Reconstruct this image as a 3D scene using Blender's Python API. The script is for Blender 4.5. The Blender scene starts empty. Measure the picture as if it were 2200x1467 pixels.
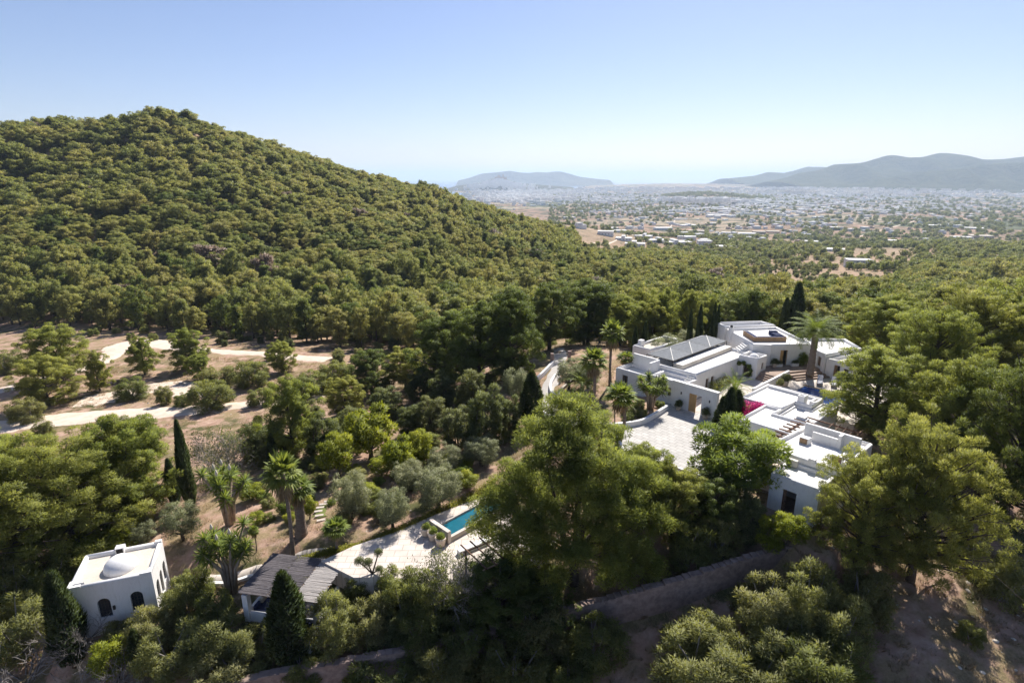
import bpy, math, random
import numpy as np
from mathutils import Vector, Matrix
rnd = random.Random(7)
rng = np.random.default_rng(11)
SC = bpy.context.scene
COL = SC.collection

# ------------------------------------------------------------------ camera, sky, sun, exposure
F_PX, PITCH, CAM_Z = 1222.2, math.radians(16.0), 25.0
cam_d = bpy.data.cameras.new('camera')
cam_d.sensor_width = 36.0
cam_d.lens = 20.0
cam_d.clip_start = 0.5
cam_d.clip_end = 90000.0
cam = bpy.data.objects.new('camera', cam_d)
COL.objects.link(cam)
cam.location = (0, 0, CAM_Z)
cam.rotation_euler = (math.pi / 2 - PITCH, 0, 0)
SC.camera = cam

SUN_EL, SUN_AZ = math.radians(47.0), math.radians(23.0)     # azimuth clockwise from +Y
world = bpy.data.worlds.new('World')
SC.world = world
world.use_nodes = True
wn = world.node_tree.nodes
wl = world.node_tree.links
bg = wn['Background']
sky = wn.new('ShaderNodeTexSky')
sky.sky_type = 'NISHITA'
sky.sun_disc = False
sky.sun_elevation = SUN_EL
sky.sun_rotation = SUN_AZ
sky.altitude = 100
sky.air_density = 1.0
sky.dust_density = 0.5
sky.ozone_density = 6.0
tint = wn.new('ShaderNodeMix'); tint.data_type = 'RGBA'; tint.blend_type = 'MULTIPLY'
tint.inputs[0].default_value = 1.0
tint.inputs[7].default_value = (1.14, 0.97, 0.98, 1)          # lavender cast of the whole sky
wl.new(sky.outputs['Color'], tint.inputs[6])
wl.new(tint.outputs[2], bg.inputs['Color'])
bg.inputs['Strength'].default_value = 0.064
sun_d = bpy.data.lights.new('sun', 'SUN')
sun_d.energy = 4.2
sun_d.angle = math.radians(0.53)
sun_d.color = (1.0, 0.95, 0.87)
sun = bpy.data.objects.new('sun', sun_d)
COL.objects.link(sun)
sdir = Vector((math.sin(SUN_AZ) * math.cos(SUN_EL), math.cos(SUN_AZ) * math.cos(SUN_EL), math.sin(SUN_EL)))
sun.rotation_euler = sdir.to_track_quat('Z', 'Y').to_euler()
sun.location = (60, 120, 150)
SC.view_settings.view_transform = 'Standard'
SC.view_settings.look = 'None'
SC.view_settings.exposure = 1.0
SC.view_settings.gamma = 1.0
SC.view_settings.use_curve_mapping = False
SC.render.engine = 'CYCLES'
SC.cycles.max_bounces = 8
SC.cycles.diffuse_bounces = 6
SC.cycles.transmission_bounces = 6
SC.cycles.volume_bounces = 1
SC.cycles.transparent_max_bounces = 8
SC.cycles.use_denoising = True
SC.cycles.use_adaptive_sampling = True
SC.cycles.adaptive_threshold = 0.02

# ------------------------------------------------------------------ helpers
CT, ST = math.cos(PITCH), math.sin(PITCH)

def ray(px, py):
    a = (px - 1100.0) / F_PX
    b = (py - 733.5) / F_PX
    return np.array([a, CT - b * ST, -ST - b * CT])

def at_z(px, py, z):
    d = ray(px, py)
    t = (z - CAM_Z) / d[2]
    return (d[0] * t, d[1] * t, z)

def at_y(px, py, y):
    d = ray(px, py)
    t = y / d[1]
    return (d[0] * t, y, CAM_Z + d[2] * t)

def to_px(x, y, z):
    z = z - CAM_Z
    zc = y * CT - z * ST
    yc = -z * CT - y * ST
    return 1100 + F_PX * x / zc, 733.5 + F_PX * yc / zc

def prop(o, label=None, cat=None, group=None, kind=None):
    if label: o['label'] = label
    if cat: o['category'] = cat
    if group: o['group'] = group
    if kind: o['kind'] = kind
    return o

def link(name, data=None, parent=None):
    o = bpy.data.objects.new(name, data)
    COL.objects.link(o)
    if parent is not None:
        o.parent = parent
    return o

def thing(name, label, cat, loc=(0, 0, 0), rz=0.0, group=None):
    o = link(name)
    o.empty_display_size = 0.3
    o.location = loc
    o.rotation_euler = (0, 0, rz)
    return prop(o, label, cat, group)

def copy_tree(o, parent=None):
    c = o.copy()
    COL.objects.link(c)
    c.parent = parent
    for ch in list(o.children):
        copy_tree(ch, c)
    return c

class MB:
    """collects shapes, builds ONE mesh object"""
    def __init__(s):
        s.v = []; s.f = []
    def add(s, vs, fs):
        n = len(s.v)
        s.v += [tuple(map(float, p)) for p in vs]
        s.f += [tuple(i + n for i in f) for f in fs]
        return s
    def box(s, x0, x1, y0, y1, z0, z1):
        return s.add([(x0, y0, z0), (x1, y0, z0), (x1, y1, z0), (x0, y1, z0), (x0, y0, z1), (x1, y0, z1), (x1, y1, z1), (x0, y1, z1)],
                     [(3, 2, 1, 0), (4, 5, 6, 7), (0, 1, 5, 4), (1, 2, 6, 5), (2, 3, 7, 6), (3, 0, 4, 7)])
    def prism(s, poly, z0, z1):
        n = len(poly)
        a = sum(poly[i][0] * poly[(i + 1) % n][1] - poly[(i + 1) % n][0] * poly[i][1] for i in range(n))
        if a < 0: poly = poly[::-1]
        z0 = z0 if hasattr(z0, '__len__') else [z0] * n
        z1 = z1 if hasattr(z1, '__len__') else [z1] * n
        vs = [(p[0], p[1], z) for p, z in zip(poly, z0)] + [(p[0], p[1], z) for p, z in zip(poly, z1)]
        fs = [tuple(range(n - 1, -1, -1)), tuple(range(n, 2 * n))] + [(i, (i + 1) % n, n + (i + 1) % n, n + i) for i in range(n)]
        return s.add(vs, fs)
    def bar(s, a, b, w, h=None):
        a = Vector(a); b = Vector(b); h = h or w
        d = (b - a).normalized()
        up = Vector((0, 0, 1)) if abs(d.z) < 0.95 else Vector((1, 0, 0))
        x = d.cross(up).normalized() * w / 2
        y = x.cross(d).normalized() * h / 2
        vs = [a - x - y, a + x - y, a + x + y, a - x + y, b - x - y, b + x - y, b + x + y, b - x + y]
        return s.add(vs, [(0, 1, 2, 3), (7, 6, 5, 4), (0, 4, 5, 1), (1, 5, 6, 2), (2, 6, 7, 3), (3, 7, 4, 0)])
    def tube(s, pts, rads, n=6, cap=True):
        pts = [Vector(p) for p in pts]
        vs = []; fs = []
        for i, p in enumerate(pts):
            d = (pts[min(i + 1, len(pts) - 1)] - pts[max(i - 1, 0)])
            d = d.normalized() if d.length > 1e-6 else Vector((0, 0, 1))
            r0 = Vector((1, 0, 0)) if abs(d.x) < 0.9 else Vector((0, 1, 0))
            x = (r0 - d * r0.dot(d)).normalized(); y = d.cross(x)
            for k in range(n):
                t = 2 * math.pi * k / n
                vs.append(p + (x * math.cos(t) + y * math.sin(t)) * rads[i])
        for i in range(len(pts) - 1):
            for k in range(n):
                k2 = (k + 1) % n
                fs.append((i * n + k, i * n + k2, (i + 1) * n + k2, (i + 1) * n + k))
        if cap:
            fs.append(tuple(range(n - 1, -1, -1)))
            fs.append(tuple((len(pts) - 1) * n + k for k in range(n)))
        return s.add(vs, fs)
    def lathe(s, prof, c=(0, 0, 0), n=16, sx=1.0, sy=1.0):
        vs = []; fs = []
        for r, z in prof:
            for k in range(n):
                t = 2 * math.pi * k / n
                vs.append((c[0] + r * math.cos(t) * sx, c[1] + r * math.sin(t) * sy, c[2] + z))
        for i in range(len(prof) - 1):
            for k in range(n):
                k2 = (k + 1) % n
                fs.append((i * n + k, i * n + k2, (i + 1) * n + k2, (i + 1) * n + k))
        fs.append(tuple(range(n - 1, -1, -1)))
        fs.append(tuple((len(prof) - 1) * n + k for k in range(n)))
        return s.add(vs, fs)
    def mesh(s, name, mat, smooth=False):
        m = bpy.data.meshes.new(name)
        m.from_pydata(s.v, [], s.f)
        if mat: m.materials.append(mat)
        if smooth: m.shade_smooth()
        m.update()
        return m
    def build(s, name, mat, parent=None, smooth=False, bevel=0.0, label=None, kind=None):
        o = link(name, s.mesh(name, mat, smooth), parent)
        if bevel:
            b = o.modifiers.new('edge', 'BEVEL'); b.width = bevel; b.segments = 2; b.limit_method = 'ANGLE'; b.angle_limit = 0.6
        if label: o['label'] = label
        if kind: o['kind'] = kind
        return o

# ------------------------------------------------------------------ materials
def mat_base(name):
    m = bpy.data.materials.new(name)
    m.use_nodes = True
    nt = m.node_tree
    b = nt.nodes['Principled BSDF']
    return m, nt, b

def noise(nt, scale, detail=6, rough=0.6, coord='Object', off=None, stretch=None):
    tc = nt.nodes.new('ShaderNodeTexCoord')
    n = nt.nodes.new('ShaderNodeTexNoise')
    n.inputs['Scale'].default_value = scale
    n.inputs['Detail'].default_value = detail
    n.inputs['Roughness'].default_value = rough
    src = tc.outputs[coord]
    if coord == 'World':
        src = None
    if stretch or off:
        mp = nt.nodes.new('ShaderNodeMapping')
        if stretch: mp.inputs['Scale'].default_value = stretch
        if off: mp.inputs['Location'].default_value = off
        nt.links.new(src, mp.inputs['Vector'])
        src = mp.outputs['Vector']
    nt.links.new(src, n.inputs['Vector'])
    return n

def ramp(nt, src, stops):
    r = nt.nodes.new('ShaderNodeValToRGB')
    el = r.color_ramp.elements
    while len(el) < len(stops): el.new(0.5)
    for e, (p, c) in zip(el, stops):
        e.position = p
        e.color = (*c, 1) if len(c) == 3 else c
    nt.links.new(src, r.inputs['Fac'])
    return r

def mixc(nt, fac, a, b, mode='MIX'):
    m = nt.nodes.new('ShaderNodeMix')
    m.data_type = 'RGBA'
    m.blend_type = mode
    for sock, val in ((m.inputs[0], fac), (m.inputs[6], a), (m.inputs[7], b)):
        if hasattr(val, 'is_linked'): nt.links.new(val, sock)
        elif isinstance(val, (int, float)): sock.default_value = val
        else: sock.default_value = (*val, 1)
    return m.outputs[2]

def bump(nt, b, src, strength=0.3, dist=0.05):
    bp = nt.nodes.new('ShaderNodeBump')
    bp.inputs['Strength'].default_value = strength
    bp.inputs['Distance'].default_value = dist
    nt.links.new(src, bp.inputs['Height'])
    nt.links.new(bp.outputs['Normal'], b.inputs['Normal'])

def mat_plain(name, c1, c2, scale=2.0, rough=0.8, bmp=0.0, bscale=None, stretch=None, lo=0.35, hi=0.65, spec=0.3, coord='Object'):
    m, nt, b = mat_base(name)
    n = noise(nt, scale, stretch=stretch, coord=coord)
    r = ramp(nt, n.outputs['Fac'], [(lo, c1), (hi, c2)])
    nt.links.new(r.outputs['Color'], b.inputs['Base Color'])
    b.inputs['Roughness'].default_value = rough
    b.inputs['Specular IOR Level'].default_value = spec
    if bmp:
        n2 = noise(nt, bscale or scale * 6, stretch=stretch, coord=coord)
        bump(nt, b, n2.outputs['Fac'], bmp)
    return m

def mat_leaf(name, c1, c2, c3, trans=0.3, tcol=None, var=0.5):
    """foliage: colour differs per plant (object random) and per leaf (stored tint); light comes through the leaves"""
    m, nt, b = mat_base(name)
    oi = nt.nodes.new('ShaderNodeObjectInfo')
    at = nt.nodes.new('ShaderNodeAttribute'); at.attribute_name = 'tint'
    r = ramp(nt, oi.outputs['Random'], [(0.0, c1), (0.5, c2), (1.0, c3)])
    hv = nt.nodes.new('ShaderNodeHueSaturation')
    mr = nt.nodes.new('ShaderNodeMapRange')
    mr.inputs['To Min'].default_value = 1.0 - var
    mr.inputs['To Max'].default_value = 1.0 + var
    nt.links.new(at.outputs['Fac'], mr.inputs['Value'])
    nt.links.new(mr.outputs['Result'], hv.inputs['Value'])
    mh = nt.nodes.new('ShaderNodeMapRange')
    mh.inputs['To Min'].default_value = 0.515
    mh.inputs['To Max'].default_value = 0.485
    nt.links.new(at.outputs['Fac'], mh.inputs['Value'])
    nt.links.new(mh.outputs['Result'], hv.inputs['Hue'])
    nt.links.new(r.outputs['Color'], hv.inputs['Color'])
    nt.links.new(hv.outputs['Color'], b.inputs['Base Color'])
    b.inputs['Roughness'].default_value = 0.55
    b.inputs['Specular IOR Level'].default_value = 0.25
    tr = nt.nodes.new('ShaderNodeBsdfTranslucent')
    g = nt.nodes.new('ShaderNodeGamma'); g.inputs['Gamma'].default_value = 0.85
    nt.links.new(hv.outputs['Color'], g.inputs['Color'])
    tc = mixc(nt, 1.0, g.outputs['Color'], tcol or (1.0, 0.98, 0.42), 'MULTIPLY')
    nt.links.new(tc, tr.inputs['Color'])
    mx = nt.nodes.new('ShaderNodeMixShader'); mx.inputs['Fac'].default_value = trans
    nt.links.new(b.outputs['BSDF'], mx.inputs[1])
    nt.links.new(tr.outputs['BSDF'], mx.inputs[2])
    nt.links.new(mx.outputs['Shader'], nt.nodes['Material Output'].inputs['Surface'])
    return m

M = {}
M['pine'] = mat_leaf('pine_needles', (0.195, 0.225, 0.082), (0.262, 0.272, 0.090), (0.325, 0.300, 0.115), 0.54, (1.0, 0.98, 0.5))
M['pine_dry'] = mat_leaf('pine_needles_dry', (0.25, 0.21, 0.17), (0.30, 0.22, 0.17), (0.27, 0.24, 0.20), 0.3, (1, .9, .8))
M['pine_near'] = mat_leaf('pine_needles_fresh', (0.235, 0.275, 0.066), (0.265, 0.298, 0.075), (0.300, 0.308, 0.085), 0.56, (1.0, 0.98, 0.47))
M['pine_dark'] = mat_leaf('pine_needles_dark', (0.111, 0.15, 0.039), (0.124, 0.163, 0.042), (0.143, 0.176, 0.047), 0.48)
M['cypress'] = mat_leaf('cypress_leaf', (0.045, 0.068, 0.022), (0.052, 0.075, 0.024), (0.060, 0.082, 0.026), 0.25)
M['olive'] = mat_leaf('olive_leaf', (0.237, 0.253, 0.149), (0.259, 0.27, 0.16), (0.281, 0.281, 0.165), 0.42, (0.9, 0.95, 0.6))
M['shrub'] = mat_leaf('shrub_leaf', (0.161, 0.19, 0.06), (0.19, 0.213, 0.071), (0.218, 0.218, 0.09), 0.5)
M['scrub'] = mat_leaf('scrub_leaf', (0.23, 0.247, 0.098), (0.259, 0.27, 0.109), (0.287, 0.282, 0.132), 0.5)
M['juniper'] = mat_leaf('juniper_leaf', (0.111, 0.137, 0.055), (0.13, 0.153, 0.06), (0.156, 0.166, 0.072), 0.45)
M['lime'] = mat_leaf('citrus_leaf', (0.23, 0.27, 0.03), (0.25, 0.28, 0.034), (0.27, 0.29, 0.04), 0.48)
M['broad'] = mat_leaf('broad_leaf', (0.204, 0.27, 0.055), (0.22, 0.286, 0.061), (0.231, 0.292, 0.061), 0.55)
M['palm'] = mat_leaf('palm_leaf', (0.155, 0.207, 0.048), (0.172, 0.224, 0.052), (0.19, 0.23, 0.057), 0.48)
M['hedge'] = mat_leaf('hedge_leaf', (0.26, 0.27, 0.04), (0.28, 0.28, 0.045), (0.29, 0.29, 0.05), 0.4)
M['flower'] = mat_leaf('bougainvillea', (0.55, 0.02, 0.16), (0.6, 0.03, 0.2), (0.55, 0.02, 0.2), 0.35, (1, 0.5, 0.8), 0.3)
M['twig'] = mat_plain('bare_twig', (0.20, 0.18, 0.165), (0.33, 0.30, 0.28), 3)
M['bark'] = mat_plain('bark', (0.055, 0.042, 0.033), (0.12, 0.095, 0.075), 4, 0.9, 0.4, 20)
M['palm_bark'] = mat_plain('palm_bark', (0.15, 0.11, 0.085), (0.27, 0.215, 0.17), 3, 0.9, 0.5, 14, (1, 1, 5))
M['pale_bark'] = mat_plain('pale_bark', (0.25, 0.19, 0.14), (0.42, 0.33, 0.25), 3, 0.9, 0.4, 14)
M['dry_frond'] = mat_leaf('dry_frond', (0.26, 0.19, 0.10), (0.30, 0.21, 0.11), (0.24, 0.18, 0.10), 0.2, (1, 0.8, 0.5))

# ------------------------------------------------------------------ terrain
CPZ = [  # photo x, y, ground height
 (1400,930,-.1),(1330,925,-.1),(1450,985,-.2),(1640,1080,-.1),(1700,1110,-.2),(1560,1060,-.6),(1500,830,.4),(1780,820,.9),(1620,790,1.0),(1700,790,1.0),
 (1190,850,-1.0),(1175,800,-.9),(1200,765,-.8),(1230,745,-.9),(1240,850,-.6),(1300,830,-.3),(1120,960,-2.0),(1170,900,-1.4),
 (1050,880,-3),(900,960,-3.9),(1000,960,-2.9),(960,1050,-2.7),(850,1070,-3.3),(850,1120,-3.1),(700,1100,-4.0),(700,1160,-3.5),(560,1100,-5.0),(600,1190,-4.0),(640,1145,-3.8),
 (800,990,-4.4),(650,980,-6.5),(520,1040,-6.0),
 (985,1160,-2.8),(800,1200,-3.0),(1050,1190,-2.7),(900,1250,-3.3),(760,1260,-4.0),(1230,1245,-3.4),(1150,1280,-4.6),(1360,1180,-2.6),(1460,1160,-2.0),(1560,1130,-1.3),
 (560,1330,-5.2),(480,1290,-5.4),(700,1330,-5.4),(250,1340,-7.2),(400,1260,-6.2),(420,1190,-5.8),(330,1150,-7.0),(200,1150,-7.8),
 (40,1150,-9),(170,1180,-8),(300,1060,-7.8),(400,1080,-6.8),(60,1000,-10),(250,960,-9.8),(420,960,-9.0),
 (0,930,-11.2),(300,890,-10.6),(500,870,-10),(640,850,-9.5),(670,770,-11),(0,840,-12.2),(220,735,-13.6),(430,800,-11.6),(280,840,-11.4),(760,860,-8.4),(820,800,-9),(960,830,-6),(1050,800,-3.5),
 (100,705,-15),(400,720,-14),(640,740,-12.6),(900,770,-8.2),(1010,775,-5.2),(1110,770,-2.6),
 (700,1440,-7.8),(560,1450,-8.2),(850,1400,-7.2),(1000,1360,-6.6),(1290,1310,-5.6),(1440,1270,-4.6),(1570,1225,-3.8),(1700,1180,-2.6),
 (100,1460,-10),(300,1466,-9.2),(1100,1460,-8.2),(1400,1440,-6.6),(1600,1360,-5.2),(1850,1440,-4.6),(2050,1440,-4.2),(2180,1300,-3),(1950,1230,-2.4),(2150,1150,-1.6),(1800,1190,-2.2),
 (2100,950,.6),(1900,960,.4),(2180,820,1.2),(2000,860,1.0),(1860,850,1.0),(2100,740,-.5),
]
CPY = [  # photo x, y, distance ahead (tree canopy is about 6 m over the ground)
 (350,240,430),(290,256,425),(235,274,415),(180,281,405),(100,279,395),(0,283,380),(-300,300,380),(500,300,440),(620,335,455),(740,378,475),(860,402,500),(900,412,510),(1000,447,540),(1100,482,560),(1240,510,590),
 (100,360,345),(300,330,365),(100,450,270),(300,430,285),(500,400,330),(650,430,345),(800,450,390),(100,560,210),(350,560,215),(600,560,225),(800,540,260),(1000,520,330),(1150,530,400),
 (50,640,170),(300,650,165),(600,660,163),(850,650,175),(1000,640,188),(1200,620,215),(1100,580,270),(850,600,205),(-300,500,260),(-300,700,150),
 (1400,590,290),(1250,570,330),(1350,525,740),(1450,550,520),(1300,545,500),(1550,560,420),(1600,525,700),(1500,510,900),(1400,480,1300),
 (1700,625,275),(1840,578,400),(1950,600,330),(2100,612,280),(2000,560,460),(2000,510,900),(2190,640,230),(1500,640,200),(1400,660,175),(1750,600,320),(2190,560,450),(1800,520,820),(2400,600,260),
 (1300,700,118),(1500,720,104),(1650,700,108),(1850,720,100),(2000,690,105),(2200,700,100),(1150,720,118),(2400,760,100),
]
pts = [at_z(*c) for c in CPZ]
for (px, py, y) in CPY:
    if px < 1245 and y > 165: y = 165 + (y - 165) * .74
    p = at_y(px, py, y)
    pts.append((p[0], p[1], p[2] - (6.0 if y > 140 else 3.0)))
pts += [(-700, 300, 40), (-600, 100, -5), (-250, 60, -10), (-120, 20, -12), (0, 5, -9), (60, 10, -6), (120, 30, -3), (250, 60, 0), (600, 150, -15), (-500, 700, 20), (-200, 800, -10), (100, 900, -45), (700, 600, -45),
        (700, 900, -60), (300, 1300, -90), (-300, 1300, -60), (900, 1300, -85), (-700, 1100, -20), (1100, 700, -60), (-80, 800, -20)]
TP = np.array(pts, dtype=float)
TC = 7.0
def _k(a, b):
    d2 = ((a[:, None, :2] - b[None, :, :2]) ** 2).sum(-1)
    return np.sqrt(d2 + TC * TC)
_n = len(TP)
_A = np.zeros((_n + 3, _n + 3))
_A[:_n, :_n] = _k(TP, TP) - np.eye(_n) * 2.0
_A[:_n, _n] = 1; _A[:_n, _n + 1:] = TP[:, :2] / 100
_A[_n:, :_n] = _A[:_n, _n:].T
_W = np.linalg.solve(_A, np.concatenate([TP[:, 2], np.zeros(3)]))

SEA_Z = -115.0
def sstep(a, b, x):
    t = np.clip((x - a) / (b - a), 0, 1)
    return t * t * (3 - 2 * t)

# level places dug or filled into the slope: (centre, half sizes, angle, height, soft edge)
VO = (18.3, 60.5); VA = math.radians(-48)
def villa(u, v):
    return (VO[0] + u * math.cos(VA) - v * math.sin(VA), VO[1] + u * math.sin(VA) + v * math.cos(VA))
PADS = []
def pad(cx, cy, hx, hy, ang, z, soft=3.0):
    PADS.append((cx, cy, hx, hy, ang, z, soft))

def terrain(x, y):
    x = np.atleast_1d(np.asarray(x, float)); y = np.atleast_1d(np.asarray(y, float))
    out = np.empty(len(x))
    for i in range(0, len(x), 20000):
        q = np.stack([x[i:i + 20000], y[i:i + 20000]], 1)
        out[i:i + 20000] = _k(q, TP) @ _W[:_n] + _W[_n] + q @ _W[_n + 1:] / 100
    r = np.hypot(x, y)
    b = x / np.maximum(y, 1.0)
    plain = -100 - 10 * sstep(1500, 4000, r) + 62 * sstep(5200, 9500, r) * sstep(0.02, 0.3, b) + 18 * np.sin(x * .0011 + 1) * np.sin(y * .0009) * sstep(1600, 3000, r) * sstep(0.1, 0.4, b) * 0.5
    coast = sstep(4200, 5200, r) * (1 - sstep(-0.13, -0.09, b + 0.015 * np.sin(r * .002))) + sstep(9300, 10400, r) + sstep(7600, 8200, r) * (1 - sstep(0.06, .14, b))
    plain = plain - 60 * np.clip(coast, 0, 1)
    plain = plain + 42 * np.exp(-(((x - 1230) / 330) ** 2 + ((y - 3750) / 420) ** 2))
    w = sstep(850, 1600, r)
    z = out * (1 - w) + plain * w
    for (cx, cy, hx, hy, ang, pz, soft) in PADS:
        dx = x - cx; dy = y - cy
        u = dx * math.cos(ang) + dy * math.sin(ang); v = -dx * math.sin(ang) + dy * math.cos(ang)
        d = np.maximum(np.abs(u) - hx, np.abs(v) - hy)
        k = 1 - sstep(0, soft, d)
        z = z * (1 - k) + pz * k
    return z

def tz(x, y):
    return float(terrain([x], [y])[0])

_ts = np.concatenate([np.linspace(8, 160, 500), np.geomspace(161, 3000, 400)])
def ground_at(px, py):
    """the point of the terrain seen at this place of the photograph"""
    d = ray(px, py)
    zz = terrain(d[0] * _ts, d[1] * _ts)
    h = CAM_Z + d[2] * _ts - zz
    i = int(np.argmax(h < 0)) if (h < 0).any() else len(_ts) - 1
    t = _ts[i] if i == 0 else _ts[i - 1] + (_ts[i] - _ts[i - 1]) * h[i - 1] / (h[i - 1] - h[i])
    return (d[0] * t, d[1] * t, CAM_Z + d[2] * t)

def mid(*ps):
    return tuple(sum(p[i] for p in ps) / len(ps) for i in range(2))
# villa ground levels
c = villa(5.0, -6); pad(c[0], c[1], 7.5, 7.0, VA, -0.3, 2.0)            # forecourt
c = villa(1.5, 12); pad(c[0], c[1], 14, 12, VA, -0.1, 4.0)               # house platform
c = villa(17, -6); pad(c[0], c[1], 5.0, 8.5, VA, -0.25, 2.0)             # annex platform
pad(-4.3, 39.3, 4.6, 4.2, math.radians(30), -2.9, 1.5)                  # pool terrace
pad(-15.9, 35.3, 3.6, 2.9, math.radians(-9), -5.25, 1.2)                # pavilion
pad(-29.6, 37.0, 3.6, 2.8, math.radians(19), -7.2, 1.5)                 # chapel

NA, NR = 420, 340
ang = np.radians(np.linspace(-72, 72, NA))
rad = np.geomspace(6, 14000, NR)
AA, RR = np.meshgrid(ang, rad)
GX = (RR * np.sin(AA)).ravel(); GY = (RR * np.cos(AA)).ravel()
GZ = terrain(GX, GY)
# small unevenness of bare ground
GZ += (0.10 * np.sin(GX * 1.3 + 2 * np.sin(GY * .7)) * np.sin(GY * 1.1 + 1.5 * np.sin(GX * .9))) * sstep(20, 60, RR.ravel()) * (1 - sstep(300, 600, RR.ravel())) * 0.6
idx = np.arange(NA * NR).reshape(NR, NA)
fq = np.stack([idx[:-1, :-1], idx[:-1, 1:], idx[1:, 1:], idx[1:, :-1]], -1).reshape(-1, 4)[:, ::-1]

def np_mesh(name, V, Fc, mat=None, smooth=True):
    m = bpy.data.meshes.new(name)
    V = np.asarray(V, dtype=np.float32); Fc = np.asarray(Fc, dtype=np.int32)
    nv, nf, k = len(V), len(Fc), Fc.shape[1]
    m.vertices.add(nv); m.vertices.foreach_set('co', V.ravel())
    m.loops.add(nf * k); m.loops.foreach_set('vertex_index', Fc.ravel())
    m.polygons.add(nf)
    m.polygons.foreach_set('loop_start', np.arange(0, nf * k, k, dtype=np.int32))
    m.polygons.foreach_set('use_smooth', np.full(nf, smooth))
    m.update(calc_edges=True)
    m.validate()
    if mat: m.materials.append(mat)
    return m

def mat_ground():
    m, nt, b = mat_base('earth')
    geo = nt.nodes.new('ShaderNodeNewGeometry')
    def gn(scale, detail=6, rough=.6):
        n = nt.nodes.new('ShaderNodeTexNoise')
        n.inputs['Scale'].default_value = scale; n.inputs['Detail'].default_value = detail; n.inputs['Roughness'].default_value = rough
        nt.links.new(geo.outputs['Position'], n.inputs['Vector'])
        return n
    n1 = gn(0.09); n2 = gn(0.9, 8, .7); n3 = gn(6.0, 6, .7); n4 = gn(0.35, 6, .65)
    earth = ramp(nt, n2.outputs['Fac'], [(.3, (.24, .145, .10)), (.5, (.37, .245, .18)), (.72, (.49, .36, .275))])
    dry = ramp(nt, n3.outputs['Fac'], [(.3, (.19, .14, .075)), (.7, (.36, .27, .16))])
    grn = ramp(nt, n3.outputs['Fac'], [(.3, (.05, .055, .022)), (.7, (.12, .115, .05))])
    f1 = ramp(nt, n4.outputs['Fac'], [(.44, (0, 0, 0)), (.56, (1, 1, 1))])
    f2 = ramp(nt, n1.outputs['Fac'], [(.48, (0, 0, 0)), (.62, (1, 1, 1))])
    c = mixc(nt, f1.outputs['Color'], earth.outputs['Color'], dry.outputs['Color'])
    f3 = mixc(nt, 1.0, f2.outputs['Color'], f1.outputs['Color'], 'MULTIPLY')
    near = mixc(nt, f3, c, grn.outputs['Color'])
    # the plain: a patchwork of fields, orchards and scrub
    vo = nt.nodes.new('ShaderNodeTexVoronoi'); vo.distance = 'CHEBYCHEV'; vo.inputs['Scale'].default_value = 0.0075
    mp = nt.nodes.new('ShaderNodeMapping'); mp.inputs['Scale'].default_value = (1, .6, 1); mp.inputs['Rotation'].default_value = (0, 0, .2)
    nt.links.new(geo.outputs['Position'], mp.inputs['Vector']); nt.links.new(mp.outputs['Vector'], vo.inputs['Vector'])
    sep = nt.nodes.new('ShaderNodeSeparateColor'); nt.links.new(vo.outputs['Color'], sep.inputs['Color'])
    fld = ramp(nt, sep.outputs['Red'], [(0, (.30, .19, .13)), (.28, (.34, .26, .18)), (.48, (.11, .12, .06)), (.6, (.34, .22, .155)), (.8, (.36, .29, .20)), (.93, (.14, .13, .08))])
    fld.color_ramp.interpolation = 'CONSTANT'
    n5 = gn(.02, 5, .7); n6 = gn(.0016, 4, .6)
    sc = ramp(nt, n5.outputs['Fac'], [(.46, (0, 0, 0)), (.58, (1, 1, 1))])
    pl = mixc(nt, sc.outputs['Color'], fld.outputs['Color'], (.055, .065, .032))
    ln = nt.nodes.new('ShaderNodeVectorMath'); ln.operation = 'LENGTH'; nt.links.new(geo.outputs['Position'], ln.inputs[0])
    mr = nt.nodes.new('ShaderNodeMapRange'); mr.inputs['From Min'].default_value = 700; mr.inputs['From Max'].default_value = 1100
    nt.links.new(ln.outputs['Value'], mr.inputs['Value'])
    out = mixc(nt, mr.outputs['Result'], near, pl)
    nt.links.new(out, b.inputs['Base Color'])
    b.inputs['Roughness'].default_value = 0.95
    b.inputs['Specular IOR Level'].default_value = 0.1
    bump(nt, b, n3.outputs['Fac'], 0.6, 0.12)
    return m
M['earth'] = mat_ground()
ground = link('ground', np_mesh('ground', np.stack([GX, GY, GZ], 1), fq, M['earth']))
prop(ground, kind='structure')

# sea
m, nt, b = mat_base('sea_water')
b.inputs['Base Color'].default_value = (.04, .08, .15, 1); b.inputs['Roughness'].default_value = .25
M['sea'] = m
o = MB().add([(-40000, 2500, SEA_Z), (40000, 2500, SEA_Z), (40000, 45000, SEA_Z), (-40000, 45000, SEA_Z)], [(0, 1, 2, 3)]).build('sea', M['sea'])
prop(o, kind='structure')

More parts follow.
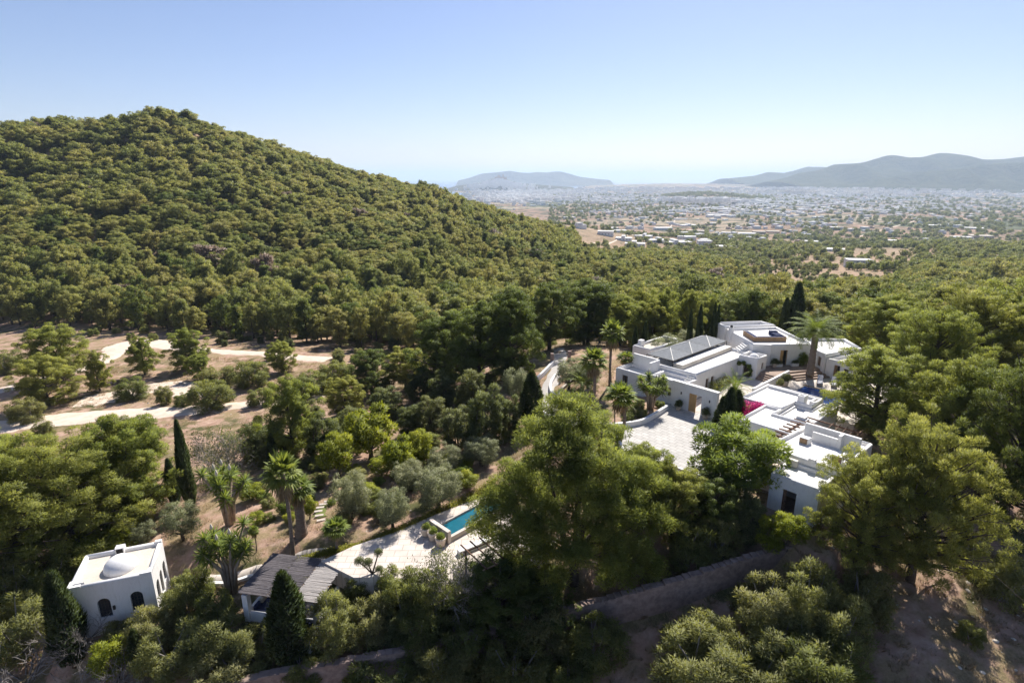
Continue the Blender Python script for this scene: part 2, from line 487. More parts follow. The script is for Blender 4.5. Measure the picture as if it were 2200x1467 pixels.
# far hills: ridge outlines with real depth
def hill_range(name, prof, dist, depth, foot_z, mat, seed, label=None):
    """prof: (photo x, photo y) of the crest; a ridge with front and back slope and spurs"""
    xs = np.array([p[0] for p in prof], float); ys = np.array([p[1] for p in prof], float)
    n = 160
    X = np.linspace(xs[0], xs[-1], n)
    Yp = np.interp(X, xs, ys)
    kern = np.hanning(9); kern /= kern.sum()
    Yp = np.convolve(np.pad(Yp, 4, mode='edge'), kern, 'valid')
    r2 = np.random.default_rng(seed)
    top = np.array([at_y(a, c_, dist) for a, c_ in zip(X, Yp)])
    rows = []
    R = 26
    ph = r2.uniform(0, 6, 6)
    for j in range(-R, R + 1):
        t = j / R
        prof_h = (1 - abs(t)) ** 1.15
        yy = dist + t * depth
        wob = 1 + 0.30 * np.sin(X * .035 + ph[0] + 2.0 * t) * (1 - abs(t)) * abs(t) * 4 + .22 * np.sin(X * .083 + ph[1] - 3 * t) * abs(t) * (1 - abs(t)) * 4
        zz = foot_z + (top[:, 2] - foot_z) * np.clip(prof_h * wob, 0, 1.0)
        rows.append(np.stack([top[:, 0], np.full(n, yy), zz - (12 if abs(j) == R else 0)], 1))
    V = np.concatenate(rows)
    ii = np.arange(n * (2 * R + 1)).reshape(2 * R + 1, n)
    Fq = np.stack([ii[:-1, :-1], ii[:-1, 1:], ii[1:, 1:], ii[1:, :-1]], -1).reshape(-1, 4)
    o = link(name, np_mesh(name, V, Fq, mat))
    return prop(o, label, None, None, 'structure')

def mat_hill(name, a, b_, sc=.012):
    m, nt, b = mat_base(name)
    geo = nt.nodes.new('ShaderNodeNewGeometry')
    n = nt.nodes.new('ShaderNodeTexNoise'); n.inputs['Scale'].default_value = sc; n.inputs['Detail'].default_value = 9; n.inputs['Roughness'].default_value = .7
    nt.links.new(geo.outputs['Position'], n.inputs['Vector'])
    r = ramp(nt, n.outputs['Fac'], [(.35, a), (.65, b_)])
    nt.links.new(r.outputs['Color'], b.inputs['Base Color'])
    b.inputs['Roughness'].default_value = 1; b.inputs['Specular IOR Level'].default_value = 0
    bump(nt, b, n.outputs['Fac'], 1.0, 40)
    return m
M['far_hill'] = mat_hill('wooded_hill', (.045, .055, .028), (.10, .10, .055))
M['bare_hill'] = mat_hill('scrub_hill', (.07, .075, .05), (.15, .14, .10))
hill_range('hills', [(1560,384),(1620,378),(1650,370),(1690,372),(1735,358),(1760,360),(1800,372),(1900,384)], 8800, 900, -60, M['far_hill'], 1)
hill_range('hills', [(1650,392),(1700,378),(1760,366),(1800,353),(1850,351),(1912,332),(1950,338),(1968,342),(2018,328),(2045,330),(2090,336),(2110,344),(2160,342),(2200,337),(2300,322),(2450,335),(2700,380)], 6600, 1300, -95, M['far_hill'], 2)
hill_range('hills', [(1780,404),(1880,388),(1960,372),(2060,362),(2130,352),(2200,349),(2300,345),(2500,372),(2800,400)], 5600, 800, -100, M['far_hill'], 3)
hill_range('headland', [(985,388),(1010,382),(1035,373),(1062,371),(1082,369),(1095,367),(1115,371),(1135,372),(1155,370),(1175,371),(1190,369),(1205,369),(1225,374),(1245,380),(1275,384),(1310,387)], 11500, 700, SEA_Z, M['bare_hill'], 4)
hill_range('castle_hill', [(960,405),(985,399),(1010,396),(1035,392),(1050,386),(1062,383),(1075,382),(1090,385),(1105,391),(1130,395),(1180,399),(1230,402)], 6900, 500, SEA_Z, M['bare_hill'], 5)

# ------------------------------------------------------------------ plant meshes
def unit(a):
    return a / np.maximum(np.linalg.norm(a, axis=-1, keepdims=True), 1e-9)

def leaf_mesh(name, C, D, N, L, W, tint, mat, r=None):
    """many single leaf blades (needle tufts): C base, D direction, N shading normal"""
    r = r or rng
    n = len(C)
    S = unit(np.cross(D, unit(r.normal(size=(n, 3)))))
    L = np.broadcast_to(np.asarray(L, float).reshape(-1, 1), (n, 1)); W = np.broadcast_to(np.asarray(W, float).reshape(-1, 1), (n, 1))
    flip = (np.cross(S, D) * N).sum(-1, keepdims=True) < 0          # front of each blade looks outward
    S = np.where(flip, -S, S)
    V = np.stack([C - S * W / 2, C + S * W / 2, C + D * L], 1).reshape(-1, 3)
    Fc = np.arange(3 * n).reshape(-1, 3)
    m = np_mesh(name, V, Fc, mat, True)
    a = m.attributes.new('tint', 'FLOAT', 'POINT')
    a.data.foreach_set('value', np.repeat(tint, 3).astype(np.float32))
    NN = np.repeat(unit(N), 3, axis=0)
    m.normals_split_custom_set_from_vertices(NN.tolist())
    return m

def clump_leaves(cen, rad, nl, r, flat=0.75, up=0.25, inner=0.45, spread=0.8):
    """points, directions and normals of leaves in a set of leafy clumps"""
    C = []; D = []; N = []; T = []
    for c, q in zip(cen, rad):
        k = max(6, int(nl * (q / np.mean(rad)) ** 2))
        u = unit(r.normal(size=(k, 3)) + np.array([0, 0, up]))
        rr = q * (inner + (1 - inner) * r.random((k, 1)) ** 0.6)
        p = u * rr * np.array([1, 1, flat])
        C.append(p + c)
        D.append(unit(u + r.normal(size=(k, 3)) * spread * .6 + np.array([0, 0, .25])))
        N.append(unit(u * 1.0 + r.normal(size=(k, 3)) * .45))
        T.append(np.clip(r.random() * .55 + r.random(k) * .45, 0, 1))
    return np.concatenate(C), np.concatenate(D), np.concatenate(N), np.concatenate(T)

def limb(mb, a, b, r0, r1, r, n=5, sag=0.0):
    a = np.array(a, float); b = np.array(b, float)
    mid_ = (a + b) / 2 + r.normal(size=3) * np.linalg.norm(b - a) * .06 - np.array([0, 0, sag])
    mb.tube([a, mid_, b], [r0, (r0 + r1) / 2, r1], n, cap=False)

def pine(name, seed, H, R, nc, nl, L, W, mat, base=.28, trunk_r=.2, shape='round', bark='bark', limbs=14, cr=(.2, .34), cen=None, gaps=1.0):
    r = np.random.default_rng(seed)
    lean = r.normal(size=2) * .04 * H
    def axis(t): return np.array([lean[0] * t * t, lean[1] * t * t, t * H * .92])
    tips = []; bases = []
    own = cen is not None
    if cen is None:
        nb = max(9, int(nc / 6))
        for i in range(nb):
            s = ((i + .5) / nb) ** .9
            t = base + (1 - base) * s
            if shape == 'round': pr = math.sqrt(max(0.03, 1 - ((s - .38) / .66) ** 2))
            elif shape == 'flat': pr = math.sqrt(max(0.05, 1 - ((s - .52) / .55) ** 2))
            else: pr = max(.1, (1 - s) ** .75 * min(1, .45 + s * 3))
            a = i * 2.39996 + r.normal() * .35
            q = R * pr * r.uniform(.62, 1.0)
            ax = axis(t * .93)
            tips.append([ax[0] + q * math.cos(a), ax[1] + q * math.sin(a), H * (t * .93 + .03) + r.normal() * .03 * H]); bases.append(max(.12, t * .9 - .12))
        tips.append(list(axis(1.0) + np.array([0, 0, .02 * H]))); bases.append(.8)
        cen = []; per = max(2, int(nc / len(tips)))
        for tp, b0 in zip(tips, bases):
            p0 = axis(b0); tp = np.array(tp)
            for k in range(per):
                f = .5 + .55 * (k + r.random() * .6) / per
                sp = R * .17 * (1 + .4 * (1 - f))
                cen.append(p0 + (tp - p0) * f + r.normal(size=3) * sp * np.array([1, 1, .6]))
    cen = np.array(cen)
    nc = len(cen)
    rad = R * r.uniform(cr[0], cr[1], nc)
    C, D, N, T = clump_leaves(cen, rad, nl, r, .72, .3, .3)
    # whole-crown rounding of the shading
    cc = np.array([lean[0] * .4, lean[1] * .4, H * (base * .6 + .3)])
    N = unit(N + .35 * unit(C - cc) + np.array([0, 0, .4]))
    crown = leaf_mesh(name + '_crown', C, D, N, L * r.uniform(.7, 1.3, len(C)), W * r.uniform(.7, 1.3, len(C)), T, mat, r)
    mb = MB()
    ts = np.linspace(0, 1, 7)
    mb.tube([tuple(axis(t) - np.array([0, 0, .3 if t == 0 else 0])) for t in ts], [trunk_r * (1.25 if t == 0 else 1) * (1 - .82 * t) for t in ts], 7)
    if tips:
        for tp, b0 in zip(tips, bases): limb(mb, axis(b0), tp, trunk_r * .42 * (1.1 - b0), trunk_r * .08, r, 4, .015 * H)
        if limbs > 12:
            for i in range(0, nc, 3):
                tp = min(range(len(tips)), key=lambda k: np.linalg.norm(cen[i] - tips[k]))
                limb(mb, axis(bases[tp]) * .45 + np.array(tips[tp]) * .55, cen[i], trunk_r * .12, trunk_r * .04, r, 3)
    else:
        for i in range(0, nc, 3):
            t0 = max(.12, min(.85, cen[i][2] / H - .3 - .12 * r.random()))
            limb(mb, axis(t0), cen[i], trunk_r * .26 * (1.1 - t0), trunk_r * .05, r, 4, -.03 * H)
    trunk = mb.mesh(name + '_trunk', M[bark], True)
    return dict(trunk=trunk, crown=crown, H=H, R=R)

def cypress(name, seed, H, R, n, L, W, mat):
    r = np.random.default_rng(seed)
    t = r.random(n) ** .85
    a = r.uniform(0, 2 * math.pi, n)
    prof = np.clip(np.minimum(1, .5 + t * 2.2) * (1 - t ** 2.2) ** .8, .03, 1)
    lob = 1 + .16 * np.sin(a * 3 + t * 9 + seed) + .1 * np.sin(a * 5 - t * 17)
    q = R * prof * lob * (.55 + .45 * r.random(n) ** .5)
    C = np.stack([q * np.cos(a), q * np.sin(a), .03 * H + t * H * .95], 1)
    u = np.stack([np.cos(a), np.sin(a), np.full(n, .25)], 1)
    D = unit(u * .45 + np.array([0, 0, 1.0]) + r.normal(size=(n, 3)) * .25)
    N = unit(u + r.normal(size=(n, 3)) * .4)
    T = np.clip(.5 + .3 * np.sin(a * 3 + t * 9 + seed) + r.normal(size=n) * .2, 0, 1)
    crown = leaf_mesh(name + '_crown', C, D, N, L * r.uniform(.7, 1.3, n), W, T, mat, r)
    trunk = MB().tube([(0, 0, -.3), (0, 0, H * .3), (0, 0, H * .8)], [R * .16, R * .12, R * .03], 6).mesh(name + '_trunk', M['bark'], True)
    return dict(trunk=trunk, crown=crown, H=H, R=R)

def bush(name, seed, H, R, nc, nl, L, W, mat, stem='bark', low=0.0, cr=(.28, .45), stems=6, inner=.45):
    r = np.random.default_rng(seed)
    cen = []
    for i in range(nc):
        a = i * 2.39996 + r.normal() * .4
        s = ((i + .5) / nc)
        z = low + (1 - low) * (1 - s) * .82 + .06
        pr = math.sqrt(max(.04, 1 - ((z - .35) / .7) ** 2)) if low < .2 else math.sqrt(max(.04, 1 - ((z - (low + 1) / 2) / ((1 - low) * .62)) ** 2))
        q = R * pr * (.2 + .6 * r.random() ** .5)
        cen.append([q * math.cos(a), q * math.sin(a), z * H * (.85 + .25 * r.random())])
    cen = np.array(cen)
    rad = R * r.uniform(cr[0], cr[1], nc)
    C, D, N, T = clump_leaves(cen, rad, nl, r, .8, .35, inner)
    keep = C[:, 2] > -.05
    C, D, N, T = C[keep], D[keep], N[keep], T[keep]
    N = unit(N + .4 * unit(C - np.array([0, 0, H * .3])) + np.array([0, 0, .35]))
    crown = leaf_mesh(name + '_crown', C, D, N, L * r.uniform(.7, 1.3, len(C)), W, T, mat, r)
    mb = MB()
    if low >= .2:
        mb.tube([(0, 0, -.2), (r.normal() * .1, r.normal() * .1, H * low * .7), (0, 0, H * (low + .1))], [R * .1, R * .075, R * .06], 6)
        for i in range(min(nc, 9)): limb(mb, (0, 0, H * low * .8), cen[-1 - i], R * .05, R * .012, r, 4)
    else:
        for i in range(stems): limb(mb, (r.normal() * .1 * R, r.normal() * .1 * R, -.15), cen[i % nc], R * .04, R * .012, r, 4)
    return dict(trunk=mb.mesh(name + '_stem', M[stem], True), crown=crown, H=H, R=R)

def bare(name, seed, H, R, depth=5, nb=9, mat='twig', leaves=None):
    """leafless branching shrub"""
    r = np.random.default_rng(seed)
    mb = MB(); tips = []
    def grow(p, d, ln, rad, k):
        e = p + d * ln
        mb.tube([p, (p + e) / 2 + r.normal(size=3) * ln * .06, e], [rad, rad * .8, rad * .55], 3, cap=False)
        if k == 0:
            tips.append(e); return
        for j in range(3 if k > 1 else 2):
            dd = unit(d + r.normal(size=3) * .55 + np.array([0, 0, .08]))
            grow(e, dd, ln * r.uniform(.55, .85), rad * .58, k - 1)
    for i in range(nb):
        a = i * 2 * math.pi / nb + r.normal() * .3
        d = unit(np.array([math.cos(a) * R / H * 1.1, math.sin(a) * R / H * 1.1, 1.0]) + r.normal(size=3) * .2)
        grow(np.array([math.cos(a) * .1 * R, math.sin(a) * .1 * R, -.1]), d, H * .33, .03 * H ** .5, depth - 1)
    t = mb.mesh(name + '_branches', M[mat], True)
    tips = np.array(tips)
    crown = None
    if leaves:
        k = leaves
        ii = r.integers(0, len(tips), k)
        C = tips[ii] + r.normal(size=(k, 3)) * .12
        D = unit(r.normal(size=(k, 3)) + np.array([0, 0, .4]))
        crown = leaf_mesh(name + '_crown', C, D, unit(C - np.array([0, 0, H * .3])), .12, .05, r.random(k), M['juniper'], r)
    return dict(trunk=t, crown=crown, H=H, R=R)

def strip(C, name=None):
    pass

class BladeSet:
    def __init__(s): s.V = []; s.F = []; s.N = []; s.T = []
    def blade(s, a, b, side, w0, w1, n, t, tip=True):
        """a long narrow leaf from a to b"""
        i = len(s.V)
        if np.dot(np.cross(side, b - a), n) < 0: side = -side
        if tip:
            s.V += [a - side * w0 / 2, a + side * w0 / 2, b]; s.F.append((i, i + 1, i + 2, i + 2)); k = 3
        else:
            s.V += [a - side * w0 / 2, a + side * w0 / 2, b + side * w1 / 2, b - side * w1 / 2]; s.F.append((i, i + 1, i + 2, i + 3)); k = 4
        s.N += [n] * k; s.T += [t] * k
    def mesh(s, name, mat):
        m = bpy.data.meshes.new(name)
        m.from_pydata([tuple(map(float, v)) for v in s.V], [], [tuple(dict.fromkeys(f)) for f in s.F])
        m.materials.append(mat)
        m.shade_smooth()
        a = m.attributes.new('tint', 'FLOAT', 'POINT')
        a.data.foreach_set('value', np.array(s.T, dtype=np.float32))
        m.normals_split_custom_set_from_vertices([tuple(map(float, n)) for n in s.N])
        return m

def fan_palm(name, seed, H, R, nf=27, thick=.17, skirt=10, mat='palm'):
    """trunk with ringed bark, round crown of folded fan leaves, a few dead ones hanging below"""
    r = np.random.default_rng(seed)
    bs = BladeSet(); dead = BladeSet()
    top = np.array([0, 0, H])
    Z = np.array([0, 0, 1.0])
    for i in range(nf + skirt):
        s = i / nf
        isdead = i >= nf
        el = math.radians(82 - 112 * min(s, 1) ** .9) if not isdead else math.radians(-62 + r.normal() * 8)
        a = i * 2.39996 + r.normal() * .15
        d = np.array([math.cos(a) * math.cos(el), math.sin(a) * math.cos(el), math.sin(el)])
        pet = R * (.42 + .12 * r.random()) * (1 if not isdead else .75)
        hub = top + d * pet + np.array([0, 0, -.08 * R])
        side = unit(np.cross(d, Z) if abs(d[2]) < .98 else np.array([1.0, 0, 0]))
        upv = unit(np.cross(side, d))
        S = dead if isdead else bs
        S.blade(top + d * .05, hub, side, .05, .03, upv, .6, tip=False)
        ns = 15
        t0 = r.random()
        for k in range(ns):
            th = math.radians(-105 + 210 * k / (ns - 1))
            dd = unit(d * math.cos(th) + side * math.sin(th) + upv * (.18 if not isdead else -.3))
            ln = R * (.62 - .1 * abs(th)) * (1 + .1 * r.normal())
            mid_ = hub + dd * ln * .55
            tipp = hub + dd * ln + np.array([0, 0, -.16 * R * (1 - d[2] * .5) * (1.0 if not isdead else 1.4)])
            sd = unit(np.cross(dd, upv) + upv * (.5 if k % 2 else -.5))
            w = R * .10
            nn = unit(upv + d * .3 + r.normal(size=3) * .25)
            tt = float(np.clip(t0 * .4 + r.random() * .6, 0, 1))
            S.blade(hub, mid_, sd, w * .4, w, nn, tt, tip=False)
            S.blade(mid_, tipp, sd, w, 0, nn, tt)
    crown = bs.mesh(name + '_crown', M[mat])
    dm = dead.mesh(name + '_dead', M['dry_frond'])
    n = 26
    bend = r.normal(size=2) * .03 * H
    pts = []; rr = []
    for i in range(n):
        t = i / (n - 1)
        pts.append((bend[0] * math.sin(t * 3) , bend[1] * math.sin(t * 3), -.3 + t * (H + .25)))
        rr.append(thick * (1.35 - .5 * min(1, t * 3) + .12 * (t > .85)) * (1.05 if i % 2 else .96))
    trunk = MB().tube(pts, rr, 9).mesh(name + '_trunk', M['palm_bark'], True)
    return dict(trunk=trunk, crown=crown, dead=dm, H=H, R=R)

def feather_palm(name, seed, H, R, nf=46, thick=.35, mat='palm'):
    r = np.random.default_rng(seed)
    bs = BladeSet()
    Z = np.array([0, 0, 1.0])
    top = np.array([0, 0, H])
    for i in range(nf):
        s = (i + .5) / nf
        el = math.radians(85 - 105 * s)
        a = i * 2.39996 + r.normal() * .12
        hd = np.array([math.cos(a), math.sin(a), 0])
        ln = R * (1.25 - .1 * abs(s - .5)) * r.uniform(.9, 1.08)
        p = top + hd * .12; seg = 11
        t0 = r.random()
        for k in range(seg):
            f = k / seg
            e = el - math.radians(78) * f ** 1.25 * (.55 + .6 * math.cos(el * .6))
            d = hd * math.cos(e) + Z * math.sin(e)
            q = p + d * ln / seg
            side = unit(np.cross(d, Z)); upv = unit(np.cross(side, d))
            bs.blade(p, q, side, .045, .03, upv, .8, tip=False)
            ll = R * .27 * math.sin(math.pi * min(1, .18 + f * .82)) ** .6
            for h in (0, .5):
                pp = p + (q - p) * h
                for sg in (-1, 1):
                    dd = unit(side * sg + d * .75 + upv * (.35 - .25 * f) + r.normal(size=3) * .08 - Z * .25)
                    nn = unit(upv * .9 + side * sg * .3 + r.normal(size=3) * .2)
                    bs.blade(pp, pp + dd * ll, unit(d + r.normal(size=3) * .2), R * .03, 0, nn, float(np.clip(t0 * .5 + r.random() * .5, 0, 1)))
            p = q
    crown = bs.mesh(name + '_crown', M[mat])
    n = 24
    rr = [thick * (1.15 - .25 * min(1, i / n * 2) + .35 * max(0, i / n - .85) * 6 * .3) * (1.06 if i % 2 else .95) for i in range(n)]
    trunk = MB().tube([(0, 0, -.3 + i / (n - 1) * (H + .3)) for i in range(n)], rr, 10).mesh(name + '_trunk', M['palm_bark'], True)
    return dict(trunk=trunk, crown=crown, H=H, R=R)

def yucca(name, seed, H, R, nb=11, nleaf=46, L=.75, mat='palm', flowers=4):
    """several pale bent stems, each ending in a rosette of sword leaves"""
    r = np.random.default_rng(seed)
    bs = BladeSet(); mb = MB(); fl = MB()
    for i in range(nb):
        a = i * 2.39996 + r.normal() * .3
        q = R * (.15 + .62 * ((i + .5) / nb) ** .6)
        e = np.array([q * math.cos(a), q * math.sin(a), H * r.uniform(.52, .88)])
        b0 = np.array([math.cos(a) * R * .1, math.sin(a) * R * .1, -.2])
        m_ = b0 * .6 + e * .4 + np.array([-math.cos(a) * .1 * R, -math.sin(a) * .1 * R, .12 * H])
        mb.tube([b0, m_, e], [.12, .10, .07], 6)
        ax = unit(e - m_)
        for lv in range(2 if r.random() < .6 else 1):
            cpt = e - ax * lv * .55
            for k in range(nleaf):
                el = 1.35 - 2.1 * (k / nleaf); az = k * 2.39996
                d = np.array([math.cos(az) * math.cos(el), math.sin(az) * math.cos(el), math.sin(el)])
                side = unit(np.cross(d, r.normal(size=3)))
                nn = unit(d * .6 + np.array([0, 0, .6]) + r.normal(size=3) * .25)
                m1 = cpt + d * L * .5
                t1 = cpt + d * L + np.array([0, 0, -.12 * L])
                tt = float(r.random())
                bs.blade(cpt, m1, side, .05, .075, nn, tt, tip=False)
                bs.blade(m1, t1, side, .075, 0, nn, tt)
        if i < flowers:
            fl.lathe([(.02, 0), (.08, .06), (.10, .18), (.06, .3), (.02, .4)], tuple(e + np.array([0, 0, .42])), 8)
    return dict(trunk=mb.mesh(name + '_stems', M['pale_bark'], True), crown=bs.mesh(name + '_crown', M[mat]),
                flower=fl.mesh(name + '_flowers', M['cream'], True) if flowers else None, H=H, R=R)

M['cream'] = mat_plain('cream_blossom', (.55, .47, .36), (.7, .62, .5), 6)

PN = [pine('pine_n%d' % i, 20 + i, 8.0, 3.1, [270, 290, 250, 280][i], 280, .17, .05, M['pine_near'], [.14, .1, .18, .08][i], .2, ['round', 'round', 'flat', 'round'][i], limbs=24, cr=(.09, .165)) for i in range(4)]
PL = [pine('pine_l%d' % i, 30 + i, 12.0, 5.4, [560, 520][i], 250, .19, .055, M['pine_near'], [.12, .08][i], .34, ['round', 'round'][i], limbs=24, cr=(.065, .12)) for i in range(2)]
PLD = [dict(PL[0], crown=PL[0]['crown'].copy())]; PLD[0]['crown'].materials[0] = M['pine_dark']
PM = [pine('pine_m%d' % i, 40 + i, 8.0, [2.9, 2.7, 3.1, 2.6, 3.0][i], [84, 90, 78, 90, 84][i], 105, .34, .12, M['pine'], [.25, .15, .38, .12, .3][i], .17, ['round', 'cone', 'flat', 'round', 'round'][i], limbs=10, cr=(.14, .24)) for i in range(5)]
PD = [dict(p, crown=None) for p in PM]
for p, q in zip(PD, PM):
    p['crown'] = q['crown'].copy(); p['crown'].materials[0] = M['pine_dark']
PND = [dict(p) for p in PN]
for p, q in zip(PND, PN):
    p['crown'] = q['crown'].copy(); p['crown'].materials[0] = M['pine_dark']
PF = [pine('pine_f%d' % i, 60 + i, 8.0, [3.3, 3.0, 3.4, 3.1][i], [46, 50, 44, 50][i], 60, .6, .25, M['pine'], [.35, .25, .45, .2][i], .17, ['flat', 'round', 'flat', 'round'][i], limbs=5, cr=(.17, .28)) for i in range(4)]
CY = [cypress('cypress_%d' % i, 80 + i, 8.0, .95, 9000, .34, .10, M['cypress']) for i in range(2)]
OL = [bush('olive_%d' % i, 90 + i, 4.0, 2.1, 70, 190, .16, .05, M['olive'], 'bark', .22, (.14, .3), inner=.25) for i in range(3)]
SH = [bush('shrub_%d' % i, 100 + i, 2.6, 1.7, 64, 220, .13, .05, M['shrub'], 'twig', 0.0, (.12, .28), inner=.2) for i in range(3)]
OS = [bush('greyshrub_%d' % i, 110 + i, 2.6, 1.7, 70, 210, .13, .042, M['scrub'], 'twig', 0.0, (.12, .28), inner=.2) for i in range(2)]
JU = [bush('juniper_%d' % i, 120 + i, 5.0, 1.9, 76, 230, .2, .06, M['juniper'], 'bark', 0.0, (.14, .28), inner=.25) for i in range(2)]
LI = [bush('citrus_%d' % i, 130 + i, 3.4, 1.7, 22, 260, .2, .09, M['lime'], 'bark', .3, (.24, .4)) for i in range(2)]
BR = [bush('broad_%d' % i, 140 + i, 5.0, 2.6, 44, 420, .22, .09, M['broad'], 'bark', .25, (.2, .32)) for i in range(2)]
FG = [bush('fig_%d' % i, 150 + i, 4.0, 2.2, 26, 170, .3, .17, M['lime'], 'bark', .25, (.24, .36)) for i in range(1)]
FP = [fan_palm('fan_palm_%d' % i, 160 + i, 5.5, 1.55) for i in range(2)]
FT = [fan_palm('thick_fan_palm', 165, 4.2, 1.4, 34, .42)]
FE = [feather_palm('date_palm', 170, 6.6, 2.9, 60, .36), feather_palm('young_date_palm', 171, 1.4, 1.75, 34, .2)]
YU = [yucca('yucca_0', 180, 4.2, 2.0, 12, 46, .7), yucca('yucca_1', 181, 4.6, 2.1, 13, 46, .75)]
BA = [bare('bare_0', 190, 2.6, 1.9, 5, 15, 'twig', 2500), bare('bare_1', 191, 2.4, 2.0, 5, 13)]
FX = [bush('far_tree_%d' % i, 200 + i, 5.0, 2.6, 14, 36, .9, .5, M['shrub'], 'bark', 0.1, (.3, .5), 2) for i in range(3)]

# ------------------------------------------------------------------ plants set out
def plant_at(kind, var, pos, H, W, name, label, cat, group=None, rz=None, crown_name='crown'):
    """a plant of its own: Empty at its foot > trunk, crown"""
    v = kind[var % len(kind)]
    t = thing(name, label, cat, pos, rnd.uniform(0, 6.28) if rz is None else rz, group)
    t.scale = (W / (2 * v['R']), W / (2 * v['R']), H / v['H'])
    link('trunk', v['trunk'], t)
    if v.get('crown'): link(crown_name, v['crown'], t)
    if v.get('dead'): link('dead_fronds', v['dead'], t)
    if v.get('flower'): link('flower_spikes', v['flower'], t)
    return t

def plant(kind, var, bx, by, ty, wpx, name, label, cat, group=None, rz=None, dz=0.0, crown_name='crown', extra=0.0, z=None):
    g = ground_at(bx, by) if z is None else at_z(bx, by, z)
    top = at_y(bx, ty, g[1])
    zc = g[1] * CT - (g[2] - CAM_Z) * ST
    W = wpx * zc / F_PX
    H = max(.4, top[2] - g[2]) + extra
    v = kind[var % len(kind)]
    if v.get('dead') or kind is FE:      # palms: H is the trunk, the fronds stand above it
        pass
    return plant_at(kind, var, (g[0], g[1], g[2] + dz), H, W, name, label, cat, group, rz, crown_name)

def in_poly(px, py, poly):
    n = len(poly); ins = np.zeros(len(px), bool)
    for i in range(n):
        x0, y0 = poly[i]; x1, y1 = poly[(i + 1) % n]
        c = ((y0 > py) != (y1 > py)) & (px < (x1 - x0) * (py - y0) / (y1 - y0 + 1e-9) + x0)
        ins ^= c
    return ins

def scatter(x0, x1, y0, y1, s, seed):
    r = np.random.default_rng(seed)
    gx, gy = np.meshgrid(np.arange(x0, x1, s), np.arange(y0, y1, s))
    gx = gx.ravel() + r.uniform(-.48, .48, gx.size) * s; gy = gy.ravel() + r.uniform(-.48, .48, gy.size) * s
    return gx, gy, r

def visible(x, y, z, slack=1.5, steps=48):
    ok = np.ones(len(x), bool)
    for f in np.linspace(.08, .97, steps):
        zz = terrain(x * f, y * f)
        ok &= (CAM_Z + (z - CAM_Z) * f) > zz - slack
    return ok

pines = []          # (x, y, z, H, W, size on the picture)
fx, fy, fr = scatter(-460, 420, 84, 600, 5.1, 5)
fz = terrain(fx, fy)
fpx, fpy = to_px(fx, fy, fz)
lim = np.interp(fpx, [-400, 200, 430, 640, 760, 950, 1060, 1130, 1250, 1260, 1850, 1851, 2600], [704, 708, 722, 738, 752, 768, 770, 765, 735, 760, 760, 900, 900])
keep = (fpy < lim) & (fpx > -260) & (fpx < 2460)
uu = (fx - VO[0]) * math.cos(VA) + (fy - VO[1]) * math.sin(VA); vv = -(fx - VO[0]) * math.sin(VA) + (fy - VO[1]) * math.cos(VA)
keep &= ~((uu > -15) & (uu < 19) & (vv > -18) & (vv < 33))
keep &= ~in_poly(fpx, fpy, [(1255, 735), (1120, 800), (1100, 760), (1180, 735), (1250, 700)])
hill_part = (fy > 205) & (fpx < 900)
keep &= ~((fy > 190) & (fr.random(len(fx)) < .22))
clear = in_poly(fpx, fpy, [(1560, 600), (1640, 585), (1760, 590), (1860, 560), (1960, 575), (2000, 600), (1900, 625), (1780, 640), (1700, 665), (1620, 660), (1560, 640)])
keep &= ~(clear & (fr.random(len(fx)) > .12))
keep &= ~in_poly(fpx, fpy, [(1795, 556), (1900, 552), (1910, 600), (1780, 600)])
town = (fpy < np.interp(fpx, [1250, 1300, 1450, 1600, 1800, 2200], [480, 535, 548, 545, 530, 515])) & (fpx > 1255)
edge = np.interp(fpx, [1235, 1262, 1400, 1500, 1600, 1700, 1800, 1900, 2000, 2200], [500, 556, 562, 570, 588, 616, 618, 622, 600, 588])
beyond = (fpy < edge) & (fpx > 1240)
keep &= ~(beyond & (fr.random(len(fx)) > np.where(fpx < 1960, .075, .12)))
keep &= fr.random(len(fx)) > .06
H = np.where(hill_part, fr.uniform(6.0, 9.5, len(fx)), fr.uniform(8.5, 13.5, len(fx)))
H = np.where(beyond, fr.uniform(3.2, 5.6, len(fx)), H * np.where(fr.random(len(fx)) < .25, fr.uniform(.6, .85, len(fx)), fr.uniform(.9, 1.15, len(fx))))
H = np.where(fy < 125, fr.uniform(6.5, 10.5, len(fx)), H)
# trees get lower towards the open valley on the right
roof_line = np.interp(fpx, [1235, 1300, 1400, 1500, 1600, 1700, 1800, 1900, 2000, 2200], [528, 538, 536, 548, 568, 602, 604, 600, 566, 562])
Hmax = np.maximum(2.6, (fpy - roof_line) * np.hypot(fx, fy) / F_PX)
H = np.where((fpx > 1240) & ~beyond, np.minimum(H, Hmax * fr.uniform(.8, 1.1, len(fx))), H)
Wd = H * fr.uniform(.6, 1.0, len(fx)) * np.where(hill_part, 1.35, .86)
fx, fy, fz, H, Wd, fpx, fpy, hill_part = [a[keep] for a in (fx, fy, fz, H, Wd, fpx, fpy, hill_part)]
vis = visible(fx, fy, fz + H, 2.0)
fx, fy, fz, H, Wd, fpx, fpy, hill_part = [a[vis] for a in (fx, fy, fz, H, Wd, fpx, fpy, hill_part)]
dist = np.sqrt(fx ** 2 + fy ** 2)

